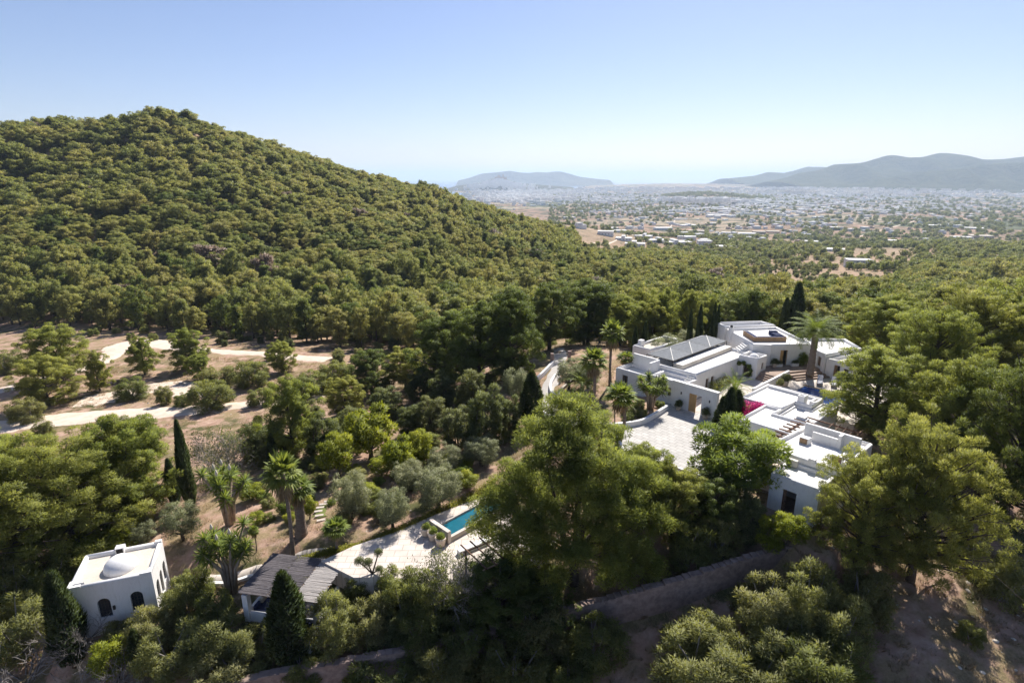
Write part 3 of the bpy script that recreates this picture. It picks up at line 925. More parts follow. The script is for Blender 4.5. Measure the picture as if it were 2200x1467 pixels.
# pines that stand out, each with its own description: variant, foot x, foot y, top y, width, label
PINES = [
 (PL, 1, 165, 1190, 935, 330, 'wide spreading pine with a forked dark trunk behind the domed chapel'),
 (PN, 0, 300, 1120, 893, 190, 'tall bright green pine between the chapel and the thin cypress'),
 (PL, 0, 40, 1230, 925, 270, 'broad pine at the left edge beside the chapel'),
 (PL, 1, -40, 1120, 935, 240, 'pine cut by the left edge above the chapel'),
 (PN, 2, 240, 1060, 950, 190, 'rounded pine behind the forked pine near the dirt track'),
 (PN, 3, 632, 985, 812, 125, 'upright pine at the end of the dirt track above the fan palms'),
 (PN, 1, 105, 872, 762, 115, 'pine standing alone at the roadside in the left clearing'),
 (PN, 0, 130, 815, 697, 125, 'large pale pine behind the roadside pine in the left clearing'),
 (PN, 3, 312, 805, 724, 62, 'slim pine beside the bend of the dirt track'),
 (PN, 3, 405, 795, 708, 82, 'leafy pine in the middle of the clearing'),
 (PN, 0, 430, 815, 762, 50, 'small pine in front of the leafy clearing pine'),
 (PN, 1, 607, 800, 732, 60, 'round yellow-green pine where the track meets the wood'),
 (PN, 3, 215, 840, 756, 58, 'leaning pine at the fork of the dirt track'),
 (PN, 1, 742, 890, 808, 85, 'bushy pine right of the track end'),
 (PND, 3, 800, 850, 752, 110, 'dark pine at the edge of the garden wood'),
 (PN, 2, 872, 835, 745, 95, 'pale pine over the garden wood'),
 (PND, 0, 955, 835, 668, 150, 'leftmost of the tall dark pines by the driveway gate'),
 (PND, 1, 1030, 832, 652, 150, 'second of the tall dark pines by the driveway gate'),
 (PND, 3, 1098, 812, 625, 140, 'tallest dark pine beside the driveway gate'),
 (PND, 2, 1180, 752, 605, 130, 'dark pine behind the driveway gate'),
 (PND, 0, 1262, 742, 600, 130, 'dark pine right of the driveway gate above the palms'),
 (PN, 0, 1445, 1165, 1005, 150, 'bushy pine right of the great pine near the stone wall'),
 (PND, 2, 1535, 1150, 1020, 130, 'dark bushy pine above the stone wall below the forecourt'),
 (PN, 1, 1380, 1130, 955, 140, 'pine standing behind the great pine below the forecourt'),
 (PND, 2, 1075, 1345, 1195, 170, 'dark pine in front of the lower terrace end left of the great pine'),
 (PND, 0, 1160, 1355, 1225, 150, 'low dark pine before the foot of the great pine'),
 (PL, 0, 1955, 1245, 905, 265, 'great pine over the bare slope on the right'),
 (PL, 1, 1838, 1212, 978, 205, 'pine covering the corner of the lowest annex'),
 (PN, 0, 1872, 935, 742, 195, 'round pine right of the upper swimming pool'),
 (PL, 0, 1985, 880, 655, 210, 'pine at the end of the right house wing'),
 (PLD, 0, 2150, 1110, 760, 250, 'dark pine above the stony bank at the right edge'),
 (PL, 0, 2090, 840, 620, 220, 'pale pine in the right hand wood beneath the far white roof'),
 (PL, 1, 2190, 830, 590, 240, 'pine cut by the right edge of the picture'),
 (PN, 3, 2030, 1010, 770, 190, 'pine between the great slope pine and the right house wing'),
 (PN, 0, 1890, 780, 640, 150, 'pine behind the right house wing'),
 (PND, 1, 1770, 745, 628, 130, 'dark pine behind the date palm'),
]
for kind, var, bx, by, ty, wp, lab in PINES:
    plant(kind, var, bx, by, ty, wp, 'pine_tree', lab, 'pine tree', 'pine trees')
nhand = len(PINES) + 1
px_size = H / dist
order = np.argsort(-px_size * ((fpx > -60) & (fpx < 2260)))
nind = 300 - nhand
for i in order[:nind]:
    i = int(i)
    d = dist[i]
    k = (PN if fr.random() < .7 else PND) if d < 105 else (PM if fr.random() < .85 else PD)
    right = fpx[i] > 1270
    zone = [(0, 'cut by or near the left edge at the forest edge'), (190, 'at the forest edge behind the wide bend of the dirt track'), (420, 'at the forest edge behind the leafy clearing pine'), (560, 'at the forest edge behind the round roadside pine'),
            (720, 'at the forest edge left of the garden wood'), (900, 'at the forest edge above the garden wood'), (1040, 'in the wood just behind the tall dark pines of the drive'), (1180, 'in the wood behind the driveway gate'), (1290, 'in the wood behind the fan palms of the drive'),
            (1400, 'in the wood behind the outbuilding'), (1520, 'in the wood behind the shade canopies'), (1640, 'in the wood behind the upper roof lounge'), (1740, 'in the wood behind the date palm'), (1880, 'in the wood behind the guest wing'), (2010, 'in the wood at the right, left of the pale pine'), (2120, 'in the wood near the right edge')]
    where = [z for q, z in zone if fpx[i] >= q] or [zone[0][1]]
    lab = 'forest pine ' + ('far back ' if d > 150 else '') + where[-1]
    plant_at(k, int(fr.integers(0, 60)), (fx[i], fy[i], fz[i] - .1), H[i], Wd[i], 'pine_tree', lab, 'pine tree', 'pine trees')

# the rest of the pine forest: one mass, thousands of trees set out by geometry nodes
def instancer(name, P_, R_, S_, I_, sources, label, cat):
    me = bpy.data.meshes.new(name)
    me.vertices.add(len(P_)); me.vertices.foreach_set('co', np.asarray(P_, np.float32).ravel())
    for nm, ty, arr in (('rot', 'FLOAT_VECTOR', R_), ('scl', 'FLOAT_VECTOR', S_)):
        a = me.attributes.new(nm, ty, 'POINT'); a.data.foreach_set('vector', np.asarray(arr, np.float32).ravel())
    a = me.attributes.new('idx', 'INT', 'POINT'); a.data.foreach_set('value', np.asarray(I_, np.int32))
    c = bpy.data.collections.new(name + '_sources')
    for i, mesh in enumerate(sources):
        so = bpy.data.objects.new('%s_source_%03d' % (name, i), mesh); c.objects.link(so)
    o = link(name, me)
    ng = bpy.data.node_groups.new(name, 'GeometryNodeTree')
    ng.interface.new_socket('Geometry', in_out='INPUT', socket_type='NodeSocketGeometry')
    ng.interface.new_socket('Geometry', in_out='OUTPUT', socket_type='NodeSocketGeometry')
    N = ng.nodes
    gi = N.new('NodeGroupInput'); go = N.new('NodeGroupOutput')
    ci = N.new('GeometryNodeCollectionInfo'); ci.inputs['Collection'].default_value = c
    ci.inputs['Separate Children'].default_value = True; ci.inputs['Reset Children'].default_value = True
    ip = N.new('GeometryNodeInstanceOnPoints'); ip.inputs['Pick Instance'].default_value = True
    def attr(nm, ty):
        a = N.new('GeometryNodeInputNamedAttribute'); a.data_type = ty; a.inputs['Name'].default_value = nm; return a.outputs['Attribute']
    L = ng.links
    L.new(gi.outputs[0], ip.inputs['Points']); L.new(ci.outputs[0], ip.inputs['Instance'])
    L.new(attr('idx', 'INT'), ip.inputs['Instance Index']); L.new(attr('rot', 'FLOAT_VECTOR'), ip.inputs['Rotation']); L.new(attr('scl', 'FLOAT_VECTOR'), ip.inputs['Scale'])
    L.new(ip.outputs[0], go.inputs[0])
    md = o.modifiers.new('scatter', 'NODES'); md.node_group = ng
    return prop(o, label, cat, None, 'stuff')

def tree_mesh(v, name):
    """trunk and crown of a plant joined, for the mass of the forest"""
    a, b = v['trunk'], v['crown']
    V = []; Fl = []; T = []; mi = []
    nv = 0
    m = bpy.data.meshes.new(name)
    vs = [tuple(p.co) for p in a.vertices] + [tuple(p.co) for p in b.vertices]
    na = len(a.vertices)
    fs = [tuple(p.vertices) for p in a.polygons] + [tuple(i + na for i in p.vertices) for p in b.polygons]
    m.from_pydata(vs, [], fs)
    m.materials.append(a.materials[0]); m.materials.append(b.materials[0])
    m.polygons.foreach_set('material_index', [0] * len(a.polygons) + [1] * len(b.polygons))
    m.shade_smooth()
    at = m.attributes.new('tint', 'FLOAT', 'POINT')
    tb = np.zeros(len(b.vertices), np.float32); b.attributes['tint'].data.foreach_get('value', tb)
    at.data.foreach_set('value', np.concatenate([np.zeros(na, np.float32), tb]))
    nb = np.zeros(len(b.loops) * 3, np.float32); b.corner_normals.foreach_get('vector', nb)
    vn = np.zeros((len(b.vertices), 3), np.float32)
    li = np.zeros(len(b.loops), np.int32); b.loops.foreach_get('vertex_index', li)
    vn[li] = nb.reshape(-1, 3)
    an = np.zeros(na * 3, np.float32); a.vertices.foreach_get('normal', an)
    m.normals_split_custom_set_from_vertices(np.concatenate([an.reshape(-1, 3), vn]).tolist())
    return m

rest = order[nind:]
srcs = [tree_mesh(p, 'mid_pine') for p in PM] + [tree_mesh(p, 'mid_dark_pine') for p in PD[:2]] + [tree_mesh(p, 'far_pine') for p in PF]
dry_ = tree_mesh(PF[1], 'dry_pine'); dry_.materials[1] = M['pine_dry']; srcs.append(dry_)
n = len(rest)
dr = dist[rest]
pick = np.where(dr < 300, np.where(fr.random(n) < .86, fr.integers(0, 5, n), fr.integers(5, 7, n)), fr.integers(7, 11, n))
pick = np.where(fr.random(n) < .010, 11, pick)
Rv = np.stack([fr.normal(size=n) * .05, fr.normal(size=n) * .05, fr.uniform(0, 6.28, n)], 1)
Hr = H[rest] / 8.0; Wr = Wd[rest] / 6.0
Sv = np.stack([Wr, Wr, Hr], 1)
instancer('pine_forest', np.stack([fx[rest], fy[rest], fz[rest] - .1], 1), Rv, Sv, pick, srcs, 'dense pine forest covering the hill on the left and the valley', 'forest')
print('forest', n, 'individual', nind)
# low scrub under and between the pines
sx, sy, sr = scatter(-260, 420, 60, 470, 4.6, 9)
sz = terrain(sx, sy)
spx, spy = to_px(sx, sy, sz)
uu = (sx - VO[0]) * math.cos(VA) + (sy - VO[1]) * math.sin(VA); vv = -(sx - VO[0]) * math.sin(VA) + (sy - VO[1]) * math.cos(VA)
k = (spx > -200) & (spx < 2400) & ~((uu > -17) & (uu < 19) & (vv > -20) & (vv < 33)) & (spy < np.interp(spx, [-300, 300, 500, 700, 1000, 1120, 1250, 1300, 1850, 1900], [860, 860, 830, 850, 800, 760, 740, 700, 700, 760])) & (sr.random(len(sx)) < .55)
road_zone = in_poly(spx, spy, [(-300, 730), (200, 722), (450, 745), (700, 750), (720, 790), (690, 860), (-300, 940)])
k &= ~(road_zone & (sr.random(len(sx)) < .9))
k &= (sy < 330) | ((spx > 1250) & (spx < 2250) & (sr.random(len(sx)) < .75))
k &= ~in_poly(spx, spy, [(1795, 556), (1900, 552), (1900, 592), (1780, 592)])
sx, sy, sz = sx[k], sy[k], sz[k]
n = len(sx); hs = sr.uniform(.35, .9, n) * np.where(sy > 230, 1.5, 1.0)
instancer('undergrowth', np.stack([sx, sy, sz], 1), np.stack([0 * sx, 0 * sx, sr.uniform(0, 6.28, n)], 1), np.stack([hs, hs, hs * sr.uniform(.6, 1, n)], 1),
          sr.choice([0, 0, 1, 1, 2], n), [SH[0]['crown'], OS[0]['crown'], JU[0]['crown']], 'low scrub growing under and between the pines', 'scrub')

# ------------------------------------------------------------------ villa
def mat_white(name, a, b_, stain=.12):
    m, nt, b = mat_base(name)
    n1 = noise(nt, .7, 6, .65); n2 = noise(nt, 5, 5, .7, stretch=(1, 1, .25))
    r = ramp(nt, n1.outputs['Fac'], [(.3, a), (.7, b_)])
    st = ramp(nt, n2.outputs['Fac'], [(.5, (1, 1, 1)), (.8, (1 - stain, 1 - stain * 1.1, 1 - stain * 1.3))])
    nt.links.new(mixc(nt, 1.0, r.outputs['Color'], st.outputs['Color'], 'MULTIPLY'), b.inputs['Base Color'])
    b.inputs['Roughness'].default_value = .9
    b.inputs['Specular IOR Level'].default_value = .15
    n3 = noise(nt, 9, 6, .7)
    bump(nt, b, n3.outputs['Fac'], .25, .03)
    return m
M['white'] = mat_white('whitewash', (.70, .685, .675), (.77, .76, .75), .16)
M['roofwhite'] = mat_white('white_roof_coat', (.66, .64, .61), (.75, .735, .71), .12)
M['roofbeige'] = mat_white('beige_roof_coat', (.50, .45, .38), (.62, .56, .48), .2)
def mat_pave(name, a, b_, mortar, sx=.9, sy=.5, off=.5):
    m, nt, b = mat_base(name)
    tc = nt.nodes.new('ShaderNodeTexCoord')
    br = nt.nodes.new('ShaderNodeTexBrick')
    br.inputs['Color1'].default_value = (*a, 1); br.inputs['Color2'].default_value = (*b_, 1); br.inputs['Mortar'].default_value = (*mortar, 1)
    br.inputs['Scale'].default_value = 1; br.inputs['Mortar Size'].default_value = .028
    br.inputs['Brick Width'].default_value = sx; br.inputs['Row Height'].default_value = sy
    nt.links.new(tc.outputs['Object'], br.inputs['Vector'])
    n = noise(nt, .8, 7, .7)
    r = ramp(nt, n.outputs['Fac'], [(.3, (.8, .78, .76)), (.7, (1.08, 1.06, 1.05))])
    nt.links.new(mixc(nt, 1.0, br.outputs['Color'], r.outputs['Color'], 'MULTIPLY'), b.inputs['Base Color'])
    b.inputs['Roughness'].default_value = .85
    bump(nt, b, br.outputs['Fac'], -.25, .02)
    return m
M['pave_grey'] = mat_pave('grey_flagstones', (.43, .42, .40), (.50, .485, .46), (.29, .28, .26), .8, .55)
M['pave_red'] = mat_pave('terracotta_flags', (.30, .215, .17), (.36, .26, .205), (.24, .19, .15), .45, .3)
M['pave_pale'] = mat_pave('pale_flagstones', (.56, .50, .45), (.64, .58, .52), (.40, .35, .30), 1.0, .7)
M['wood'] = mat_plain('weathered_wood', (.20, .125, .07), (.36, .24, .14), 3, .7, .3, 20, (8, 8, .6))
M['pinewood'] = mat_plain('golden_wood', (.42, .25, .10), (.58, .37, .17), 3, .6, .2, 20, (8, 8, .6))
M['beam'] = mat_plain('dark_beam', (.10, .055, .035), (.20, .115, .075), 4, .8, .2, 20)
M['sail'] = mat_plain('grey_shade_cloth', (.19, .20, .21), (.235, .245, .255), 2, .85, .15, 30)
M['dark'] = mat_plain('opening_shade_black', (.015, .013, .012), (.03, .026, .024), 2)
M['iron'] = mat_plain('wrought_iron', (.02, .02, .022), (.05, .045, .045), 5, .5)
M['glass'] = mat_base('window_glass')[0]
_b = M['glass'].node_tree.nodes['Principled BSDF']
_b.inputs['Base Color'].default_value = (.03, .04, .05, 1); _b.inputs['Roughness'].default_value = .08
M['navy'] = mat_plain('navy_fabric', (.012, .02, .06), (.022, .034, .095), 5, .9)
M['stripe'] = mat_base('striped_fabric')[0]
_nt = M['stripe'].node_tree
_w = _nt.nodes.new('ShaderNodeTexWave'); _w.bands_direction = 'X'; _w.inputs['Scale'].default_value = 2.2
_tc = _nt.nodes.new('ShaderNodeTexCoord'); _nt.links.new(_tc.outputs['Object'], _w.inputs['Vector'])
_r = ramp(_nt, _w.outputs['Fac'], [(.78, (.02, .035, .14)), (.82, (.75, .74, .72))])
_nt.links.new(_r.outputs['Color'], _nt.nodes['Principled BSDF'].inputs['Base Color'])
M['terracotta'] = mat_plain('pale_terracotta', (.55, .45, .36), (.66, .56, .46), 4, .85)
M['metal'] = mat_plain('painted_metal', (.45, .43, .38), (.55, .52, .46), 4, .5)
def mat_water(name, c):
    m, nt, b = mat_base(name)
    n = noise(nt, 2.2, 4, .6)
    r = ramp(nt, n.outputs['Fac'], [(.3, tuple(x * .85 for x in c)), (.7, tuple(min(1, x * 1.15) for x in c))])
    nt.links.new(r.outputs['Color'], b.inputs['Base Color'])
    b.inputs['Roughness'].default_value = .06
    b.inputs['IOR'].default_value = 1.33
    n2 = noise(nt, 5, 3, .5)
    bump(nt, b, n2.outputs['Fac'], .12, .03)
    return m
M['water_blue'] = mat_water('pool_water_blue', (.012, .065, .24))
M['water_teal'] = mat_water('pool_water_teal', (.015, .12, .17))

def inset(poly, t):
    n = len(poly)
    a = sum(poly[i][0] * poly[(i + 1) % n][1] - poly[(i + 1) % n][0] * poly[i][1] for i in range(n))
    if a < 0: raise ValueError('outline must run anticlockwise')
    out = []
    for i in range(n):
        p0 = Vector(poly[i - 1]); p1 = Vector(poly[i]); p2 = Vector(poly[(i + 1) % n])
        d1 = (p1 - p0).normalized(); d2 = (p2 - p1).normalized()
        n1 = Vector((-d1.y, d1.x)); n2 = Vector((-d2.y, d2.x))
        b = (n1 + n2) / (1 + n1.dot(n2))
        out.append(tuple(p1 + b * t))
    return out

def house_shell(parent, poly, z0, ztop, zroof, t=.3, openings=None, wall_mat='white', roof_mat='roofwhite', skip_wall=()):
    """walls with real openings (edge -> [(start, end, sill, head)] in metres along that wall), flat roof behind a parapet"""
    openings = openings or {}
    inn = inset(poly, t)
    n = len(poly)
    mb = MB()
    for i in range(n):
        if i in skip_wall: continue
        a, b = Vector(poly[i]), Vector(poly[(i + 1) % n]); ai, bi = Vector(inn[i]), Vector(inn[(i + 1) % n])
        L = (b - a).length; d = (b - a) / L; nn = Vector((-d.y, d.x)) * t
        cuts = sorted(openings.get(i, []))
        def seg(s0, s1, za, zb):
            o0, o1 = a + d * s0, a + d * s1
            i0 = ai if s0 <= 0 else o0 + nn
            i1 = bi if s1 >= L else o1 + nn
            mb.prism([tuple(o0), tuple(o1), tuple(i1), tuple(i0)], za, zb)
        s = 0.0
        for (s0, s1, zb, zt) in cuts:
            seg(s, s0, z0, ztop)
            if zb > z0 + .02: seg(s0, s1, z0, zb)
            seg(s0, s1, zt, ztop)
            s = s1
        seg(s, L, z0, ztop)
    w = mb.build('wall', M[wall_mat], parent)
    cp = MB(); mid_l = inset(poly, t / 2)
    for i in range(n):
        if i in skip_wall: continue
        a, b = mid_l[i], mid_l[(i + 1) % n]
        cp.tube([(*a, ztop - t * .12), (*b, ztop - t * .12)], [t * .53, t * .53], 10)
    cp.build('coping', M[wall_mat], parent, True)
    r = MB().prism([tuple(p) for p in inset(poly, t * .98)], zroof - .2, zroof).build('roof', M[roof_mat], parent)
    return w, r

def edge_frame(poly, i, s):
    a, b = Vector(poly[i]), Vector(poly[(i + 1) % len(poly)])
    d = (b - a).normalized()
    return a + d * s, d, Vector((-d.y, d.x))

def window(parent, poly, i, s0, s1, zb, zt, bars=3, frame='wood', t=.3, depth=.14, arch=False):
    p, d, nin = edge_frame(poly, i, s0)
    w = s1 - s0
    def q(s, k): 
        v = p + d * s + nin * k
        return (v.x, v.y)
    f = MB(); fw = .06
    def piece(mb, sa, sb, za, zb_, k0, k1):
        mb.prism([q(sa, k0), q(sb, k0), q(sb, k1), q(sa, k1)], za, zb_)
    piece(f, 0, fw, zb, zt, depth, depth + .06); piece(f, w - fw, w, zb, zt, depth, depth + .06)
    piece(f, fw, w - fw, zb, zb + fw, depth, depth + .06); piece(f, fw, w - fw, zt - fw, zt, depth, depth + .06)
    for k in range(1, bars):
        sx = w * k / bars
        piece(f, sx - .018, sx + .018, zb + fw, zt - fw, depth + .002, depth + .05)
    fo = f.build('window', M[frame], parent)
    g = MB(); piece(g, fw * .5, w - fw * .5, zb + fw * .5, zt - fw * .5, depth + .02, depth + .03)
    g.build('pane', M['glass'], fo)
    return fo

def door(parent, poly, i, s0, s1, zb, zt, mat='wood', leaf=1.0, depth=.12, dark=True, planks=4):
    """a plank leaf covering part of the opening (leaf) and the dark room behind"""
    p, d, nin = edge_frame(poly, i, s0)
    w = s1 - s0
    def q(s, k):
        v = p + d * s + nin * k
        return (v.x, v.y)
    lw = w * leaf
    fr = MB()
    for sa, sb in ((0, .05), (w - .05, w)):
        fr.prism([q(sa, depth - .03), q(sb, depth - .03), q(sb, depth + .09), q(sa, depth + .09)], zb, zt)
    fr.prism([q(.05, depth - .03), q(w - .05, depth - .03), q(w - .05, depth + .09), q(.05, depth + .09)], zt - .06, zt)
    do = fr.build('door', M[mat], parent)
    for k in range(planks):
        a0 = .05 + (lw - .06) * k / planks + .006; a1 = .05 + (lw - .06) * (k + 1) / planks - .006
        MB().prism([q(a0, depth), q(a1, depth), q(a1, depth + .05), q(a0, depth + .05)], zb + .02, zt - .06).build('plank', M[mat], do)
    h = q(lw * .8, depth - .05)
    MB().box(h[0] - .03, h[0] + .03, h[1] - .03, h[1] + .03, zb + 1.0, zb + 1.15).build('handle', M['iron'], do)
    return do

ROOT = (VO[0], VO[1], 0)
def V_(name, label, cat, group=None):
    return thing(name, label, cat, ROOT, VA, group)
def wuv(x, y):
    dx, dy = x - VO[0], y - VO[1]
    return (dx * math.cos(VA) + dy * math.sin(VA), -dx * math.sin(VA) + dy * math.cos(VA))
def sbox(mb, s, i=None): pass

# paved levels
def slab(name, poly, z0, z1, mat, kind='structure'):
    o = MB().prism(poly, z0, z1).build(name, M[mat])
    o.location = ROOT; o.rotation_euler = (0, 0, VA)
    return prop(o, kind=kind)
slab('forecourt', [(-.6, -9.6), (3.2, -13.2), (7.85, -12.4), (10.2, -12.3), (14.6, -9.4), (14.6, -4.6), (10.1, -4.6), (10.1, -.5), (7.3, .6), (7.3, 1.2), (-3.4, .35), (-2.5, -1.2), (-.2, -4)], -.6, 0.0, 'pave_grey')
slab('annex_pavement', [(14.62, -10.2), (16.0, -10.2), (16.4, -12.3), (15.0, -15.2), (19.4, -15.2), (20.6, -12.9), (20.6, -9.3), (14.62, -9.3)], -.6, .03, 'pave_red')
slab('inner_court', [(1.2, .47), (5.6, .47), (5.75, 12.9), (1.2, 12.9)], -.3, [.02, .02, 1.0, 1.0], 'pave_pale')
slab('house_terrace', [(1.2, 14.3), (5.9, 14.3), (5.9, 16.7), (6.7, 18.3), (8.3, 21.3), (9.4, 24), (5.6, 24.5), (1.2, 17)], -.3, 1.7, 'pave_red')
slab('pool_deck', [(6.15, 7.2), (8.45, 7.2), (8.45, 15.25), (13.4, 15.25), (13.4, 7.2), (16.5, 7.2), (16.5, 24), (9.6, 25), (8.5, 21.5), (6.15, 16.5)], -.3, 1.0, 'pave_pale')
o = MB().box(8.46, 13.39, 7.2, 15.24, .35, .92).build('pool_water', M['water_blue'])
o.location = ROOT; o.rotation_euler = (0, 0, VA); prop(o, kind='structure')
o = MB().box(8.2, 13.6, 15.25, 15.55, 1.0, 1.05).build('pool_edge', M['wood'])
o.location = ROOT; o.rotation_euler = (0, 0, VA); prop(o, kind='structure')
st = V_('garden_steps', 'wide terracotta steps climbing to the terrace beside the domed porch', 'steps')
for k in range(4):
    MB().box(3.45, 5.75, 12.9 + k * .35, 14.3, .85 + k * .17, 1.0 + (k + 1) * .17 - .004).build('step', M['pave_red'], st)
st = V_('pool_steps', 'curved terracotta steps from the terrace down to the pool deck', 'steps')
for k in range(3):
    e = .38 * (k + 1)
    MB().prism([(5.95, 16.6), (6.0 + e, 16.3 - e * .2), (8.35 + e, 21.1 - e * .4), (8.3, 21.3), (6.7, 18.3)], .9, 1.7 - .17 * (k + 1)).build('step', M['pave_red'], st)

# --- main house
mh = V_('main_house', 'long white flat-roofed main house of the villa with grey shade canopies on top', 'house')
wing = [(-6.6, 3.05), (.95, 3.05), (.95, 15.9), (-6.6, 16.9)]
op = {1: [(2.3, 3.0, .95, 2.2), (3.5, 4.2, .95, 2.2), (10.6, 11.3, 1.0, 2.7), (11.5, 12.3, 1.0, 2.7)]}
house_shell(mh, wing, -.4, 3.2, 3.02, .32, op)
for s0, s1 in ((2.3, 3.0), (3.5, 4.2)): window(mh, wing, 1, s0, s1, .95, 2.2, 4)
for s0, s1 in ((10.6, 11.3), (11.5, 12.3)): door(mh, wing, 1, s0, s1, 1.0, 2.7, 'wood', .5)
MB().box(-2.8, -1.5, 4.1, 16.0, 3.021, 3.55).build('raised_roof_band', M['roofbeige'], mh)
MB().box(-2.75, -1.55, 4.15, 15.95, 3.55, 3.57).build('band_top', M['roofwhite'], mh)
# entrance link with low roof and two steps
lk = [(-3.3, .40), (-.12, .40), (1.15, .47), (1.15, 3.04), (-3.3, 3.04)]
house_shell(mh, lk, -.4, 2.72, 2.35, .26, {0: [(2.3, 2.75, .9, 1.9)]})
window(mh, lk, 0, 2.3, 2.75, .9, 1.9, 2)
for k in range(3):
    MB().box(-.1, .85, 2.35 + k * .22, 3.0, 2.36, 2.36 + (k + 1) * .2).build('roof_step', M['roofwhite'], mh)
# left terrace block with tall back wall
tb = [(-8.0, -.2), (-3.32, -.2), (-3.32, 3.03), (-8.0, 3.03)]
house_shell(mh, tb, -.6, 2.6, 2.2, .28, {0: [(1.0, 1.8, .8, 2.0)]})
window(mh, tb, 0, 1.0, 1.8, .8, 2.0, 3)
MB().box(-7.7, -4.2, 2.78, 3.02, 2.6, 3.95).box(-4.2, -3.95, 1.1, 3.02, 2.2, 3.9).build('terrace_wall', M['white'], mh)
# upper block, turned against the wing
up = [wuv(*p) for p in [(31.0, 70.1), (33.2, 69.75), (33.25, 69.9), (38.6, 70.5), (38.1, 79.3), (30.5, 78.2)]]
L_ = (Vector(up[3]) - Vector(up[2])).length
house_shell(mh, up, -.2, 4.4, 4.2, .32, {2: [(1.35, 2.35, 1.7, 3.72)]})
door(mh, up, 2, 1.35, 2.35, 1.7, 3.72, 'pinewood', .52, planks=3)
MB().prism([wuv(31.0, 70.05), wuv(33.2, 69.7), wuv(33.2, 70.1), wuv(31.05, 70.45)], 4.4, 4.55).build('coping', M['white'], mh)
up2 = [wuv(*p) for p in [(30.4, 78.5), (38.05, 79.6), (36.9, 81.9), (30.0, 81.2)]]
house_shell(mh, up2, -.5, 4.6, 4.25, .3)
ch = MB().prism([wuv(30.25, 76.3), wuv(30.8, 76.3), wuv(30.8, 76.85), wuv(30.25, 76.85)], 2.9, 5.1).build('chimney', M['white'], mh)
MB().lathe([(.2, 0), (.2, .12), (.12, .3)], (*wuv(30.52, 76.57), 5.1), 10).build('chimney_cap', M['iron'], ch)
MB().prism([wuv(30.75, 74.7), wuv(30.95, 74.7), wuv(30.95, 74.9), wuv(30.75, 74.9)], 3.0, 4.1).build('vent_pipe', M['terracotta'], mh)
for k in range(6):
    x0 = 29.55 + k * .25
    y0 = 71.25
    MB().prism([wuv(x0, y0), wuv(x0 + .24, y0 - .02), wuv(x0 + .24, y0 + 1.5), wuv(x0, y0 + 1.5)], 3.021, 3.2 + k * .19).build('roof_step', M['roofwhite'], mh)
# domed porch with the arch below
pc = [(.97, 13.0), (3.4, 13.0), (3.4, 15.6), (.97, 15.6)]
house_shell(mh, pc, .6, 3.55, 3.2, .25, {0: [(.7, 1.7, .98, 2.6)], 1: [(1.3, 1.9, 1.9, 2.8)]})
window(mh, pc, 1, 1.3, 1.9, 1.9, 2.8, 2)
MB().lathe([(.62 * math.cos(a), .62 * math.sin(a)) for a in np.linspace(0, 1.5, 9)], (2.3, 14.4, 3.2), 20).build('dome', M['white'], mh, True)

# behind: the right wing by the palm
rw = thing('guest_wing', 'low white wing with barred windows behind the date palm', 'house')
ra = [(39.2, 70.3), (39.1, 67.7), (45.4, 70.7), (45.8, 75.2), (40.2, 75.6)][::1]
def ccw(p):
    a = sum(p[i][0] * p[(i + 1) % len(p)][1] - p[(i + 1) % len(p)][0] * p[i][1] for i in range(len(p)))
    return p if a > 0 else p[::-1]
ra = ccw(ra)
house_shell(rw, ra, -.2, 3.75, 3.5, .3, {0: [(.8, 1.7, 1.95, 3.2)]})
window(rw, ra, 0, .8, 1.7, 1.95, 3.2, 5)
rb = ccw([(39.35, 67.75), (41.3, 65.2), (45.6, 67.6), (44.6, 70.2)])
house_shell(rw, rb, -.2, 3.3, 3.05, .28, {0: [(1.0, 1.7, 1.1, 2.8), (2.1, 2.7, 1.4, 2.6)]})
door(rw, rb, 0, 1.0, 1.7, 1.1, 2.8, 'wood', .5)
window(rw, rb, 0, 2.1, 2.7, 1.4, 2.6, 2)
MB().prism([(40.6, 68.5), (44.2, 70.1), (44.1, 70.35), (40.5, 68.75)], 3.05, 3.6).build('roof_wall', M['white'], rw)

# outbuilding behind the canopies
ob = V_('outbuilding', 'small white outbuilding with beige roof and stub chimney behind the shade canopies', 'house')
oa = [(-11.6, 8.0), (-8.7, 8.0), (-8.7, 14.6), (-11.6, 14.6)]
house_shell(ob, oa, -1.5, 3.05, 2.8, .28, None, 'white', 'roofbeige')
MB().box(-11.5, -10.9, 9.0, 9.7, 2.81, 3.7).build('chimney', M['white'], ob)
MB().box(-10.9, -8.75, 14.0, 14.55, 3.05, 3.45).build('raised_parapet', M['white'], ob)

